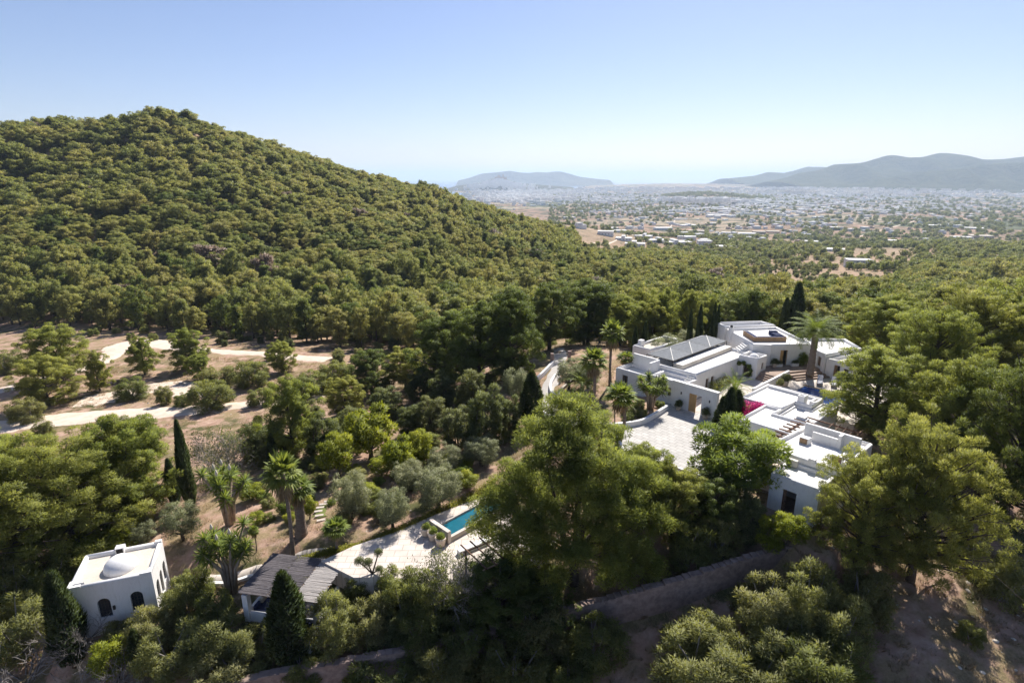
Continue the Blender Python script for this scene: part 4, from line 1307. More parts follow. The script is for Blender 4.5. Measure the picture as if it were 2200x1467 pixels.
# shade canopies: steel frame and three pyramids of grey cloth
sc_ = V_('shade_canopy', 'row of three grey pyramid shade cloths on the main house roof', 'shade canopy')
fr_ = MB()
for u in (-6.4, -2.65): fr_.bar((u, 3.8, 3.92), (u, 16.7, 3.92), .07)
for k in range(4):
    v = 3.8 + k * 4.3
    fr_.bar((-6.36, v, 3.92), (-2.69, v, 3.92), .07)
    for u in (-6.4, -2.65): fr_.bar((u, v, 3.0), (u, v, 3.9), .07)
fr_.build('frame', M['iron'], sc_)
for k in range(3):
    v0 = 3.82 + k * 4.3; v1 = v0 + 4.26; u0, u1 = -6.38, -2.67
    cu, cv = (u0 + u1) / 2, (v0 + v1) / 2
    sv = [(u0, v0, 3.97), (u1, v0, 3.97), (u1, v1, 3.97), (u0, v1, 3.97), (cu, cv, 4.75)]
    sf = [(0, 1, 4), (1, 2, 4), (2, 3, 4), (3, 0, 4)]
    o = MB().add(sv, sf).build('shade_cloth', M['sail'], sc_)
    so = o.modifiers.new('thick', 'SOLIDIFY'); so.thickness = .012
    sm = MB()
    for q in sv[:4]: sm.bar((q[0], q[1], q[2] + .012), (cu, cv, 4.765), .05, .012)
    sm.build('seam', M['metal'], o)

# roof daybed: plank sides and cushions
db = thing('roof_lounge', 'wooden rooftop lounge box with navy cushions on the upper roof', 'daybed', (34.1, 74.1, 4.2), math.radians(1))
for j in range(3):
    z = .02 + j * .21
    for a, b_ in (((-2.15, -1.75), (2.15, -1.75)), ((-2.15, 1.75), (-2.15, -1.69)), ((2.15, -1.69), (2.15, 1.4))):
        MB().bar((a[0], a[1], z + .1), (b_[0], b_[1], z + .1), .05, .19).build('plank', M['wood'], db)
MB().box(-2.1, 2.1, -1.7, 1.7, .0, .30).build('deck', M['roofwhite'], db)
MB().box(-2.08, -1.55, -1.65, 1.65, .31, .62).build('cushion', M['navy'], db, bevel=.06)
MB().box(-1.5, 2.05, -1.65, -1.15, .31, .62).build('cushion', M['navy'], db, bevel=.06)
for k in range(3):
    MB().box(1.0, 2.05, -1.05 + k * .75, -.4 + k * .75, .31, .72 + .12 * (k == 2)).build('cushion', M['navy'], db, bevel=.08)

# entrance wall with the wooden gate
ew = V_('entrance_wall', 'white entrance wall with half-open wooden gate facing the forecourt', 'wall')
gw = MB()
gw.box(-.1, 2.0, 0, .45, -.3, 3.0).box(3.55, 5.3, 0, .45, -.3, 3.0).box(2.0, 3.55, 0, .45, 2.15, 3.0)
gw.build('wall', M['white'], ew)
MB().box(-.16, 5.36, -.05, .5, 3.0, 3.1).build('coping', M['roofwhite'], ew)
lf = MB().box(2.02, 2.06, .1, .18, .02, 2.13).box(2.80, 2.84, .1, .18, .02, 2.13).build('gate_leaf', M['pinewood'], ew)
for k in range(5):
    a = 2.065 + k * .147
    MB().box(a, a + .138, .11, .17, .03, 2.12).build('plank', M['pinewood'], lf)
for u in (1.05, 4.5):
    l = MB().box(u - .05, u + .05, -.1, -.002, 1.75, 2.0).build('wall_lamp', M['iron'], ew)

# garden wall between inner court and pool
gwall = V_('garden_wall', 'straight white garden wall between the inner court and the pool deck', 'wall')
MB().box(5.78, 6.05, 7.0, 16.5, -.1, 2.0).build('wall', M['white'], gwall)

# --- middle building (G)
gb = V_('middle_building', 'white flat-roofed building between the forecourt and the upper pool', 'house')
g1 = [(7.5, .8), (11.75, .8), (11.75, 3.8), (13.4, 3.8), (13.4, 6.85), (7.5, 6.85)]
house_shell(gb, g1, -.4, 3.0, 2.84, .25)
g2 = [(10.0, -4.5), (15.0, -4.5), (15.0, -.85), (11.74, -.85), (11.74, .78), (10.0, .78)]
house_shell(gb, g2, -.4, 2.98, 2.82, .25)
g3 = [(11.78, -.83), (15.0, -.83), (15.0, 6.5), (13.42, 6.5), (13.42, 3.76), (11.78, 3.76)]
house_shell(gb, g3, -.4, 2.62, 2.5, .2)
MB().box(7.9, 13.3, 6.2, 6.4, 2.85, 3.1).build('roof_kerb', M['white'], gb)
cb = MB().box(11.9, 12.0, 3.9, 4.6, 2.84, 3.75).box(12.0, 12.55, 3.9, 4.0, 2.84, 3.75).box(12.45, 12.55, 4.0, 4.9, 2.84, 3.75).build('chimney', M['white'], gb)
MB().box(12.8, 13.35, 4.7, 4.9, 2.85, 3.15).box(12.8, 13.0, 4.9, 6.1, 2.85, 3.15).build('roof_kerb', M['white'], gb)
sk = MB().box(13.5, 14.6, -.75, .15, 2.5, 3.15).build('skylight_box', M['white'], gb)
MB().box(13.65, 14.45, -.6, 0, 3.15, 3.35).build('skylight_lid', M['roofwhite'], sk)
MB().lathe([(.07, 0), (.07, .05)], (0, 0, 0), 10)

# --- lowest annex (F)
fb = V_('lower_annex', 'lowest white annex with air conditioner and dark doorway nearest the camera', 'house')
f2 = [(14.75, -9.5), (20.6, -9.5), (20.6, -2.35), (15.35, -2.35)]
house_shell(fb, f2, -.4, 3.5, 3.3, .26)
f1 = [(15.05, -10.2), (16.72, -10.2), (16.72, -12.6), (20.3, -12.6), (20.3, -9.52), (15.05, -9.52)]
house_shell(fb, f1, -.4, 3.0, 2.78, .24, {2: [(1.05, 2.05, .03, 2.1)]})
door(fb, f1, 2, 1.05, 2.05, .03, 2.1, 'beam', .25, planks=1)
MB().box(15.8, 20.2, -4.3, -4.05, 3.3, 4.45).box(16.7, 18.7, -4.95, -4.75, 3.3, 4.1).box(18.7, 18.95, -4.95, -4.3, 3.3, 4.45).build('roof_screen', M['white'], fb)
vt = MB().prism([(16.15, -6.2), (16.85, -6.2), (16.95, -5.6), (16.25, -5.6)], 3.3, 3.85).build('roof_vent', M['white'], fb)
MB().box(16.22, 16.8, -6.24, -6.2, 3.36, 3.8).build('vent_grille', M['wood'], vt)
MB().box(18.2, 18.7, -9.55, -9.2, 3.5, 3.8).build('roof_kerb', M['white'], fb)
MB().lathe([(.32, 0), (.34, .08), (.3, .14), (.1, .2)], (16.35, -10.85, 2.78), 18).build('roof_hatch', M['terracotta'], fb, True)
ac = V_('air_conditioner', 'beige air conditioner with round fan on the lowest annex roof', 'air conditioner')
MB().box(16.75, 17.6, -10.05, -9.72, 2.82, 3.42).build('case', M['metal'], ac, bevel=.02)
MB().lathe([(.2, 0), (.2, .02)], (0, 0, 0), 16).build('fan', M['iron'], ac)
ac.children[-1].rotation_euler = (math.pi / 2, 0, 0); ac.children[-1].location = (17.0, -10.06, 3.12)
MB().box(16.8, 16.9, -10.0, -9.75, 2.78, 2.82).box(17.45, 17.55, -10.0, -9.75, 2.78, 2.82).build('foot', M['iron'], ac)
bx_ = V_('roof_box', 'small white louvred box at the far right of the lowest annex roof', 'vent box')
MB().box(19.3, 20.0, -7.7, -7.1, 3.31, 3.9).build('case', M['white'], bx_)
MB().box(19.32, 19.98, -7.74, -7.7, 3.36, 3.84).build('louvre', M['beam'], bx_)

# pergola over the passage between the two annexes
pg = V_('passage_pergola', 'dark wooden pergola beams over the passage between the white annexes', 'pergola')
MB().bar((14.05, -9.9, 2.92), (14.3, .5, 2.92), .12, .14).build('main_beam', M['beam'], pg)
for k in range(12):
    v = -9.6 + k * .80
    MB().bar((13.55, v, 3.04), (15.6 if v > -2.5 else 14.76, v - .05, 3.06), .09, .12).build('beam', M['beam'], pg)
MB().bar((13.85, .55, 3.06), (18.9, .45, 3.02), .09, .12).build('beam', M['beam'], pg)
MB().bar((13.9, -.35, 3.06), (18.9, -1.2, 3.02), .09, .12).build('beam', M['beam'], pg)
MB().bar((18.8, 1.2, 2.9), (18.9, -3.2, 2.9), .09, .12).build('beam', M['beam'], pg)
for k in range(4):
    MB().bar((16.5 + k * .6, .8, 3.14), (16.6 + k * .6, -1.6, 3.12), .06, .07).build('beam', M['beam'], pg)
for v in (-8.2, -5.5, -3.6, .3):
    MB().box(13.95, 14.35, v - .2, v + .2, -.1, 2.84).build('post', M['white'], pg)
MB().box(18.7, 19.0, -3.3, -3.0, -.1, 2.84).build('post', M['white'], pg)

# low white kerb walls round the forecourt bed and along the drive
def ribbon_wall(mb, pts, w, h, base=-.4, zs=None):
    n = len(pts)
    for i in range(n - 1):
        a, b = Vector(pts[i]), Vector(pts[i + 1])
        d = (b - a).normalized()
        def nrm(k):
            d0 = (Vector(pts[k]) - Vector(pts[k - 1])).normalized() if k > 0 else (Vector(pts[1]) - Vector(pts[0])).normalized()
            d1 = (Vector(pts[k + 1]) - Vector(pts[k])).normalized() if k < n - 1 else d0
            t = (d0 + d1).normalized()
            return Vector((-t.y, t.x)) * w / 2
        na, nb = nrm(i), nrm(i + 1)
        za = zs[i] if zs else 0; zb = zs[i + 1] if zs else 0
        mb.prism([tuple(a - na), tuple(b - nb), tuple(b + nb), tuple(a + na)], [za + base, zb + base, zb + base, za + base], [za + h, zb + h, zb + h, za + h])
    return mb
def spline(pts, n=6):
    P_ = [Vector(p) for p in pts]; out = []
    for i in range(len(P_) - 1):
        p0 = P_[max(i - 1, 0)]; p1 = P_[i]; p2 = P_[i + 1]; p3 = P_[min(i + 2, len(P_) - 1)]
        for k in range(n):
            t = k / n
            out.append(tuple(.5 * ((2 * p1) + (p2 - p0) * t + (2 * p0 - 5 * p1 + 4 * p2 - p3) * t * t + (3 * p1 - p0 - 3 * p2 + p3) * t ** 3)))
    out.append(tuple(P_[-1]))
    return out
kb = V_('bed_kerb', 'curved low white wall round the planting bed by the forecourt', 'low wall')
ribbon_wall(MB(), spline([(-.6, -9.6), (.35, -7.8), (.7, -6.2), (.45, -3.2), (.2, -1.3)]), .32, .55).build('wall', M['white'], kb)
bed = MB().prism([(-.75, -9.4), (.2, -7.8), (.55, -6.2), (.3, -3.2), (.05, -1.3), (-3.3, .3), (-5, -4)], -.4, .2).build('planting_bed', M['earth'])
bed.location = ROOT; bed.rotation_euler = (0, 0, VA); prop(bed, kind='structure')
kb = V_('forecourt_edge', 'low white kerb along the lower edge of the forecourt', 'low wall')
ribbon_wall(MB(), [(-.6, -9.7), (3.2, -13.3), (7.85, -12.5), (10.25, -12.4), (14.6, -9.6)], .25, .22).build('wall', M['white'], kb)

# pots
def pot_mesh(): 
    return MB().lathe([(.16, 0), (.24, .05), (.30, .42), (.33, .5), (.33, .56), (.27, .56), (.25, .46)], (0, 0, 0), 14).mesh('pot', M['terracotta'], True)
POT = pot_mesh()
BALL = bush('ball', 301, 1.0, .62, 26, 150, .10, .045, M['broad'], 'bark', 0.05, (.5, .62), 3, .75)['crown']
DBALL = bush('dball', 302, 1.0, .62, 26, 150, .10, .045, M['juniper'], 'bark', 0.05, (.5, .62), 3, .75)['crown']
def potted(loc, label, s=1.0, plant_mesh=None, ps=1.0, name='potted_shrub', group='potted shrubs'):
    t = thing(name, label, 'potted plant', loc, rnd.uniform(0, 6), group)
    t.scale = (s, s, s)
    link('pot', POT, t)
    f = link('foliage', plant_mesh or DBALL, t); f.location = (0, 0, .45); f.scale = (ps, ps, ps)
    return t
def vp(u, v, z): 
    p = villa(u, v); return (p[0], p[1], z)
potted(vp(1.17, -.6, 0), 'potted clipped ball left of the wooden entrance gate', .95, None, .72)
potted(vp(4.4, -.5, 0), 'potted clipped ball right of the wooden entrance gate', .95, None, .72)
potted((33.6, 69.2, 1.7), 'potted ball shrub left of the open golden door', .95, None, .7)
potted(vp(6.9, 13.4, 1.0), 'large potted ball shrub beside the garden wall on the pool deck', 1.2, None, .7)
potted(vp(6.9, 11.8, 1.0), 'dry grey potted shrub beside the garden wall on the pool deck', 1.0, OS[0]['crown'], .3)
for x, lab in ((34.3, 'white planter box of dark flowers just left of the golden door'), (36.5, 'white planter box of dark flowers right of the golden door')):
    t = thing('planter_box', lab, 'planter', (x, 69.55 + (x - 34.3) * .12, 1.7), math.radians(6), 'door planters')
    MB().box(-.45, .45, -.2, .2, 0, .38).build('box', M['white'], t)
    f = link('flowers', DBALL, t); f.location = (0, 0, .3); f.scale = (.75, .32, .4)
# loungers
def lounger(loc, rz, label):
    t = thing('sun_lounger', label, 'sun lounger', loc, rz, 'sun loungers by the upper pool')
    f = MB()
    for y in (-.3, .3):
        f.bar((-.95, y, .3), (.95, y, .3), .05)
        for x in (-.8, .75): f.bar((x, y, 0), (x, y, .29), .05)
    f.bar((.2, -.28, .3), (.85, -.28, .8), .04).bar((.2, .28, .3), (.85, .28, .8), .04)
    f.build('frame', M['beam'], t)
    MB().box(-.95, .2, -.3, .3, .33, .41).build('cushion', M['stripe'], t)
    MB().add([(.2, -.3, .34), (.2, .3, .34), (.9, .3, .86), (.9, -.3, .86), (.15, -.3, .42), (.15, .3, .42), (.85, .3, .94), (.85, -.3, .94)],
             [(3, 2, 1, 0), (4, 5, 6, 7), (0, 1, 5, 4), (1, 2, 6, 5), (2, 3, 7, 6), (3, 0, 4, 7)]).build('backrest', M['stripe'], t)
lounger((37.3, 64.9, 1.0), math.radians(62), 'striped sun lounger nearer the date palm beside the upper pool')
lounger((38.7, 64.3, 1.0), math.radians(62), 'striped sun lounger nearer the pine beside the upper pool')

# ------------------------------------------------------------------ garden: drive, terraces, pool, pavilion, chapel
M['dirt'] = mat_plain('pale_dirt', (.54, .43, .34), (.66, .55, .45), .8, .95, .5, 3, coord='Object')
M['drive'] = mat_plain('pale_drive', (.40, .375, .345), (.48, .45, .42), 1.2, .95, .2, 8)
M['stone'] = mat_plain('rubble_stone', (.20, .145, .125), (.33, .25, .215), 2.5, .95, .6, 6)
M['lawn'] = mat_plain('lawn', (.10, .125, .03), (.16, .17, .05), 3, .95, .4, 25)
M['reed'] = mat_plain('grey_reed', (.085, .075, .08), (.155, .14, .145), 5, .95, .3, 20, (1, 6, 1))
M['reed2'] = mat_plain('bleached_reed', (.25, .23, .22), (.38, .35, .33), 5, .95, .3, 20, (1, 6, 1))

def drape(name, pts, widths, mat, lift=.05, n=8, jag=.0, seed=3, kind='structure', cross=5):
    """a strip laid over the terrain; its edges wander"""
    c = spline([p[:2] for p in pts], n)
    w = np.interp(np.linspace(0, len(pts) - 1, len(c)), range(len(pts)), widths)
    r = np.random.default_rng(seed)
    V = []; Fq = []
    for i, p in enumerate(c):
        a = Vector(c[max(i - 1, 0)]); b = Vector(c[min(i + 1, len(c) - 1)])
        d = (b - a).normalized(); nn = Vector((-d.y, d.x))
        jl, jr = r.normal() * jag, r.normal() * jag
        for k in range(cross):
            t = k / (cross - 1) * 2 - 1
            q = Vector(p) + nn * t * (w[i] / 2 + (jl if t < 0 else jr) * abs(t))
            V.append((q.x, q.y))
    V = np.array(V); z = terrain(V[:, 0], V[:, 1]) + lift
    z.reshape(-1, cross)[:, 0] -= lift * 3; z.reshape(-1, cross)[:, -1] -= lift * 3
    for i in range(len(c) - 1):
        for k in range(cross - 1):
            q = i * cross + k
            Fq.append((q, q + cross, q + cross + 1, q + 1))
    o = link(name, np_mesh(name, np.column_stack([V, z]), np.array(Fq), M[mat]))
    return prop(o, kind=kind)

def G(px, py): return ground_at(px, py)
# dirt tracks of the clearing
drape('dirt_track', [G(*p) for p in [(-160, 945), (0, 918), (120, 902), (300, 888), (430, 880), (540, 868), (640, 858), (700, 846)]], [9.5, 9.5, 9.0, 8.0, 6.6, 5.6, 4.8, 3.6], 'dirt', .12, 8, .35, 1)
drape('dirt_track', [G(*p) for p in [(-120, 862), (0, 838), (90, 816), (180, 792), (235, 768), (262, 744), (310, 735), (390, 748), (470, 755), (560, 760), (640, 768), (710, 772)]], [6.5, 6.5, 5.6, 5.2, 5.6, 11, 11, 6.2, 5.4, 5.4, 6, 6], 'dirt', .12, 8, .35, 2)
drape('dirt_bank', [G(*p) for p in [(170, 862), (250, 852), (350, 832), (430, 835), (520, 820)]], [9, 12, 11, 10, 7], 'dirt', .06, 8, .6, 7)
# drive
drape('driveway', [(7.6, 90), (7.3, 82), (6.4, 76), (5.2, 71), (4.3, 67), (4.6, 63), (6.5, 59), (9.0, 56.3), (12.0, 53.8)], [2.6, 2.6, 2.7, 2.7, 2.8, 3.0, 3.6, 4.2, 4.0], 'drive', .06, 8)

def wall_on_ground(name, pts, w, h, mat, label, cat='wall', group=None, base=-.7, n=5, jag=0):
    c = spline(pts, n)
    z = terrain([p[0] for p in c], [p[1] for p in c])
    t = thing(name, label, cat, (0, 0, 0), 0, group)
    ribbon_wall(MB(), c, w, h, base, list(z)).build('wall', M[mat], t)
    return t
wall_on_ground('drive_wall', [(5.9, 72.6), (5.1, 69.9), (4.95, 66.9), (5.7, 64.4), (6.8, 62.2)], .3, .55, 'white', 'curved low white wall on the inner side of the drive bend', 'low wall')
wall_on_ground('drive_wall', [(3.4, 72.2), (4.9, 75.3), (6.0, 78.0)], .3, .7, 'white', 'straight low white wall on the left of the drive below the gate', 'low wall')
wall_on_ground('drive_wall', [(2.9, 66.0), (3.0, 63.4), (3.9, 60.9), (5.6, 58.3)], .25, .35, 'white', 'low white kerb on the outer side of the drive bend', 'low wall')
for pts_, lab in (([(5.6, 65.2), (6.3, 67.8), (8.6, 70.4)], 'pale stone terrace edge nearest the drive bend'),
                  ([(6.2, 69.8), (7.0, 71.2), (8.0, 72.0)], 'short pale stone terrace edge at the top of the drive bed'),
                  ([(8.0, 65.2), (9.2, 66.0), (9.8, 67.2)], 'pale stone terrace edge beneath the clipped ball bush')):
    wall_on_ground('terrace_edge', pts_, .3, .3, 'roofbeige', lab, 'low wall')
dg = thing('drive_gate', 'plain metal drive gate between two posts under the dark pines', 'gate', (0, 0, tz(7.0, 78.4)))
for (x, y) in ((5.75, 77.9), (8.35, 79.0)):
    MB().box(x - .22, x + .22, y - .22, y + .22, -.4, 1.6).build('post', M['stone'], dg)
gg = MB()
for k in range(5): gg.bar((6.0, 78.02, .25 + k * .28), (8.1, 78.9, .25 + k * .28), .04)
gg.build('rails', M['metal'], dg)

# boundary wall of rubble stone, running behind the foreground scrub
bw = [at_z(*p) for p in [(470, 1475, -6.5), (580, 1448, -6.2), (700, 1428, -5.8), (860, 1398, -5.3), (1010, 1365, -4.9), (1150, 1325, -4.3), (1290, 1290, -3.5), (1440, 1250, -2.6), (1570, 1210, -1.9), (1700, 1170, -0.8)]]
stw = thing('boundary_wall', 'long rubble stone boundary wall in shade across the foreground', 'wall')
zs = [p[2] for p in bw]
c_ = spline([p[:2] for p in bw], 5); zz_ = list(np.interp(np.linspace(0, len(bw) - 1, len(c_)), range(len(bw)), zs))
ribbon_wall(MB(), c_, .45, 0, -3.4, zz_).build('wall', M['stone'], stw)
cop = MB(); r_ = np.random.default_rng(4)
for i in range(len(c_) - 1):
    a, b = Vector(c_[i]), Vector(c_[i + 1]); za, zb = zz_[i], zz_[i + 1]
    m_ = max(1, int((b - a).length / .42))
    for k in range(m_):
        p0 = a.lerp(b, k / m_ + .01); p1 = a.lerp(b, (k + 1) / m_ - .01)
        d = (p1 - p0).normalized(); n_ = Vector((-d.y, d.x)) * (.24 + .05 * r_.random())
        z_ = za + (zb - za) * (k + .5) / m_ ; h_ = .08 + .12 * r_.random()
        MB().prism([tuple(p0 - n_), tuple(p1 - n_), tuple(p1 + n_), tuple(p0 + n_)], z_ + .003, z_ + h_).build('coping_stone', M['stone'], stw)

# pool terrace
TPZ = -2.6
def TP_(px, py, z=TPZ): return at_z(px, py, z)[:2]
ter = [TP_(*p) for p in [(690, 1205), (760, 1172), (850, 1142), (940, 1103), (1010, 1076), (1090, 1040), (1180, 1090), (1200, 1160), (1130, 1230), (1010, 1280), (905, 1262), (830, 1238), (760, 1240)]]
o = MB().prism(ter, TPZ - 1.5, TPZ).build('pool_terrace', M['pave_pale']); prop(o, kind='structure')
pa = [at_z(420 + 0, 1262, -4.6)[:2], at_z(425, 1240, -4.6)[:2], at_z(560, 1212, -4.0)[:2], at_z(700, 1190, -2.7)[:2], at_z(715, 1206, -2.7)[:2], at_z(570, 1232, -4.0)[:2]]
drape('garden_path', [G(395, 1262), G(480, 1243), G(560, 1222), G(640, 1206), G(700, 1196)], [1.2, 1.2, 1.2, 1.3, 1.6], 'pave_pale', .12, 6)
wall_on_ground('path_wall', [G(405, 1272)[:2], G(480, 1255)[:2], G(545, 1238)[:2]], .3, .2, 'white', 'low white wall below the garden path left of the pavilion', 'low wall')
PT = math.radians(36)
pp = thing('plunge_pool', 'raised teal plunge pool with pale headwall on the lower terrace', 'swimming pool', (*at_z(952, 1166, TPZ)[:2], TPZ), 0)
# local frame: x along pool length, y across
w0 = Vector(at_z(924, 1142, TPZ)[:2]); w1 = Vector(at_z(962, 1168, TPZ)[:2])     # headwall foot, far and near end
ay = (w0 - w1).normalized(); ax = Vector((ay.y, -ay.x)); WL = (w0 - w1).length
pp.location = (w1.x, w1.y, TPZ); pp.rotation_euler = (0, 0, math.atan2(ax.y, ax.x))
MB().box(0, .32, -.05, WL + .1, -.3, 1.05).build('headwall', M['pave_pale'], pp)
PLN = 7.5
MB().box(.32, PLN, 0, .28, -.3, .42).build('rim', M['pave_pale'], pp)
MB().box(.32, PLN, WL - .28, WL, -.3, .42).build('rim', M['pave_pale'], pp)
MB().box(PLN - .28, PLN - .001, .28, WL - .28, -.3, .42).build('rim', M['pave_pale'], pp)
MB().box(.32, PLN - .28, .28, WL - .28, -.35, .24).build('water', M['water_teal'], pp)
for i, (p, lab) in enumerate((((916, 1150), 'pale tapered pot farthest from the camera beside the pool headwall'), ((931, 1160), 'middle one of three pale tapered pots beside the pool headwall'), ((947, 1172), 'pale tapered pot nearest the camera beside the pool headwall'))):
    potted((*at_z(*p, TPZ)[:2], TPZ), lab, 1.35, BALL, .36, 'tapered_pot', 'tapered pots by the pool')

# round-log pergola by the pool
lp = thing('log_pergola', 'open pergola of round brown logs over the lower terrace', 'pergola')
a0 = Vector(at_z(990, 1170, TPZ + 2.1)); a1 = Vector(at_z(1046, 1222, TPZ + 2.1)); b0 = Vector(at_z(1010, 1162, TPZ + 2.1)); b1 = Vector(at_z(1066, 1212, TPZ + 2.1))
dv = (b0 - a0)
for k in range(5):
    s = a0 + dv * k * 1.0; e = a1 + dv * k * 1.0
    MB().tube([s, e], [.06, .055], 7).build('log', M['beam'], lp, True)
for (q, k) in ((.22, 4), (.95, 4)):
    s = a0.lerp(a1, q) - dv * .3 - Vector((0, 0, .12)); e = a0.lerp(a1, q) + dv * 4.3 - Vector((0, 0, .12))
    MB().tube([s, e], [.06, .06], 7).build('log', M['wood'], lp, True)
    for w in (.05, .9):
        c = s.lerp(e, w)
        MB().tube([(c.x, c.y, TPZ - .1), (c.x, c.y, c.z - .04)], [.09, .08], 8).build('post', M['beam'], lp, True)
# stone seat wall below the pergola
s0 = Vector(at_z(985, 1192, TPZ)); s1 = Vector(at_z(1050, 1165, TPZ))
t = thing('seat_wall', 'low white bench wall beneath the log pergola', 'bench')
ribbon_wall(MB(), [tuple(s0[:2]), tuple(s1[:2])], .45, .4, -.1, [TPZ, TPZ]).build('wall', M['white'], t)

# hedge along the terrace
hedge_pts = spline([at_z(*p)[:2] for p in [(640, 1212, -3.2), (700, 1186, -2.9), (760, 1166, -2.6), (850, 1136, -2.5), (940, 1096, -2.5), (1015, 1068, -2.5), (1060, 1050, -2.5)]], 10)
r_ = np.random.default_rng(8)
C = []
for i in range(len(hedge_pts) - 1):
    a, b = np.array(hedge_pts[i]), np.array(hedge_pts[i + 1])
    for k in range(330):
        q = a + (b - a) * r_.random() + r_.normal(size=2) * .17
        C.append((q[0], q[1], r_.random() ** .6 * .42))
C = np.array(C); zb_ = np.maximum(terrain(C[:, 0], C[:, 1]), -3.2)
C[:, 2] += zb_
U_ = unit(np.column_stack([r_.normal(size=(len(C), 2)) * .5, np.full(len(C), .8)]))
hm = leaf_mesh('hedge', C, unit(U_ + r_.normal(size=C.shape) * .5), unit(U_ + r_.normal(size=C.shape) * .4), .12, .06, r_.random(len(C)), M['hedge'], r_)
hd = link('low_hedge', hm); prop(hd, 'low yellow-green clipped hedge edging the lower pool terrace', 'hedge')

# stepping stones on the little lawn
lw = drape('lawn_strip', [G(690, 1112), G(690, 1098), G(700, 1085), G(720, 1076), (G(760, 1060))], [1.2, 1.6, 1.7, 1.4, 1.0], 'lawn', .07, 6, .15)
for i, (x, y) in enumerate([(690, 1119), (686, 1109), (684, 1100), (688, 1092), (695, 1085), (705, 1079), (716, 1076), (822, 1012), (812, 1016)]):
    p = G(x, y)
    o = MB().box(-.36, .36, -.13, .13, -.05, .08).build('stepping_stone', M['pave_pale'], lw)
    o.location = (p[0], p[1], p[2] + .06); o.rotation_euler = (0, 0, .35 - i * .05)
for (a, b, lab) in (((800, 1085), (832, 1066), 'short pale retaining wall among the olives left of the pool'), ((905, 1032), (925, 1024), 'short pale retaining wall among the olives below the junipers'), ((1060, 960), (1130, 925), 'long pale retaining wall below the drive bend')):
    wall_on_ground('terrace_wall', [G(*a)[:2], mid(G(*a), G(*b)), G(*b)[:2]], .3, .35, 'roofbeige', lab, 'low wall')

# --- pavilion with reed roof
PVZ = -2.75
q0, q1, q2, q3 = [Vector(at_z(*p, PVZ)) for p in [(509.6, 1272.7), (586, 1187.2), (744.4, 1205.9), (680.4, 1294.6)]]
ex = ((q2 - q1).normalized() + (q3 - q0).normalized()).normalized(); LX = ((q2 - q1).length + (q3 - q0).length) / 2
ey = Vector((-ex.y, ex.x, 0)); LY = ((q1 - q0).length + (q2 - q3).length) / 2
pv = thing('pavilion', 'garden pavilion with grey reed mat roof and white corner posts', 'pavilion', (q0.x, q0.y, -5.25), math.atan2(ex.y, ex.x))
HZ = PVZ + 5.25
def reed_panel(x0, x1, mat, name, dens, seed, lift=0.0):
    r = np.random.default_rng(seed)
    mb = MB()
    n = int(LY / dens)
    for k in range(n):
        y = (k + .5) / n * LY + r.normal() * dens * .12
        e0, e1 = r.normal() * .04, r.normal() * .04
        mb.bar((x0 + e0, y, HZ + lift + r.normal() * .008), (x1 + e1, y + r.normal() * .02, HZ + lift + r.normal() * .008), dens * .8, .03)
    return mb.build(name, M[mat], pv, kind='stuff', label=None)
third = LX * .36
reed_panel(0, third - .02, 'reed', 'reed_mat', .045, 1)
reed_panel(third + .02, LX * .68, 'reed', 'reed_mat', .045, 2)
reed_panel(LX * .68 + .03, LX, 'reed2', 'reed_mat', .085, 3)
for x in (.25, third, LX * .68, LX - .3):
    MB().bar((x, .05, HZ - .1), (x, LY - .05, HZ - .1), .09, .14).build('rafter', M['wood'], pv)
for y in (.35, LY - .35):
    MB().bar((.1, y, HZ - .24), (LX - .1, y, HZ - .24), .1, .14).build('beam', M['wood'], pv)
for (x, y) in ((.35, .35), (LX - .35, .35), (.35, LY - .35), (LX - .35, LY - .35)):
    MB().box(x - .2, x + .2, y - .2, y + .2, -.6, HZ - .32).build('post', M['white'], pv)
MB().box(.56, LX - .56, .25, .45, -.6, .75).build('parapet_wall', M['white'], pv)
MB().box(.25, .45, .56, LY - .56, -.6, .75).build('parapet_wall', M['white'], pv)
MB().box(.2, LX + .2, .2, LY - .2, -.6, .02).build('floor', M['pave_pale'], pv)
MB().prism([(LX - .45, -1.2), (LX - .15, -1.2), (LX - .15, LY - .6), (LX - .45, LY - .6)], -.6, [.3, .3, 1.1, 1.1]).build('stair_wall', M['white'], pv)
cs = thing('corner_sofa', 'low built-in sofa with navy and cream cushions inside the pavilion', 'sofa', pv.location, pv.rotation_euler.z)
MB().box(.5, 1.5, .5, LY - .9, .03, .42).build('seat', M['navy'], cs, bevel=.05)
MB().box(1.52, 3.2, .5, 1.5, .03, .42).build('seat', M['navy'], cs, bevel=.05)
MB().box(1.7, 3.1, 1.7, 2.6, .03, .46).build('table_top', M['cream'], cs, bevel=.03)
for k in range(3):
    MB().box(.5, .72, .7 + k * .8, 1.35 + k * .8, .43, .85).build('cushion', M['cream'] if k == 1 else M['navy'], cs, bevel=.08)
db2 = thing('daybed', 'white daybed with blue cushions beside the pavilion stairs', 'daybed', pv.location, pv.rotation_euler.z)
MB().box(LX - 1.2, LX - .5, -.9, .1, .02, .4).build('mattress', M['white'], db2, bevel=.05)
MB().box(LX - 1.2, LX - .5, -.1, .1, .41, .75).build('cushion', M['navy'], db2, bevel=.05)

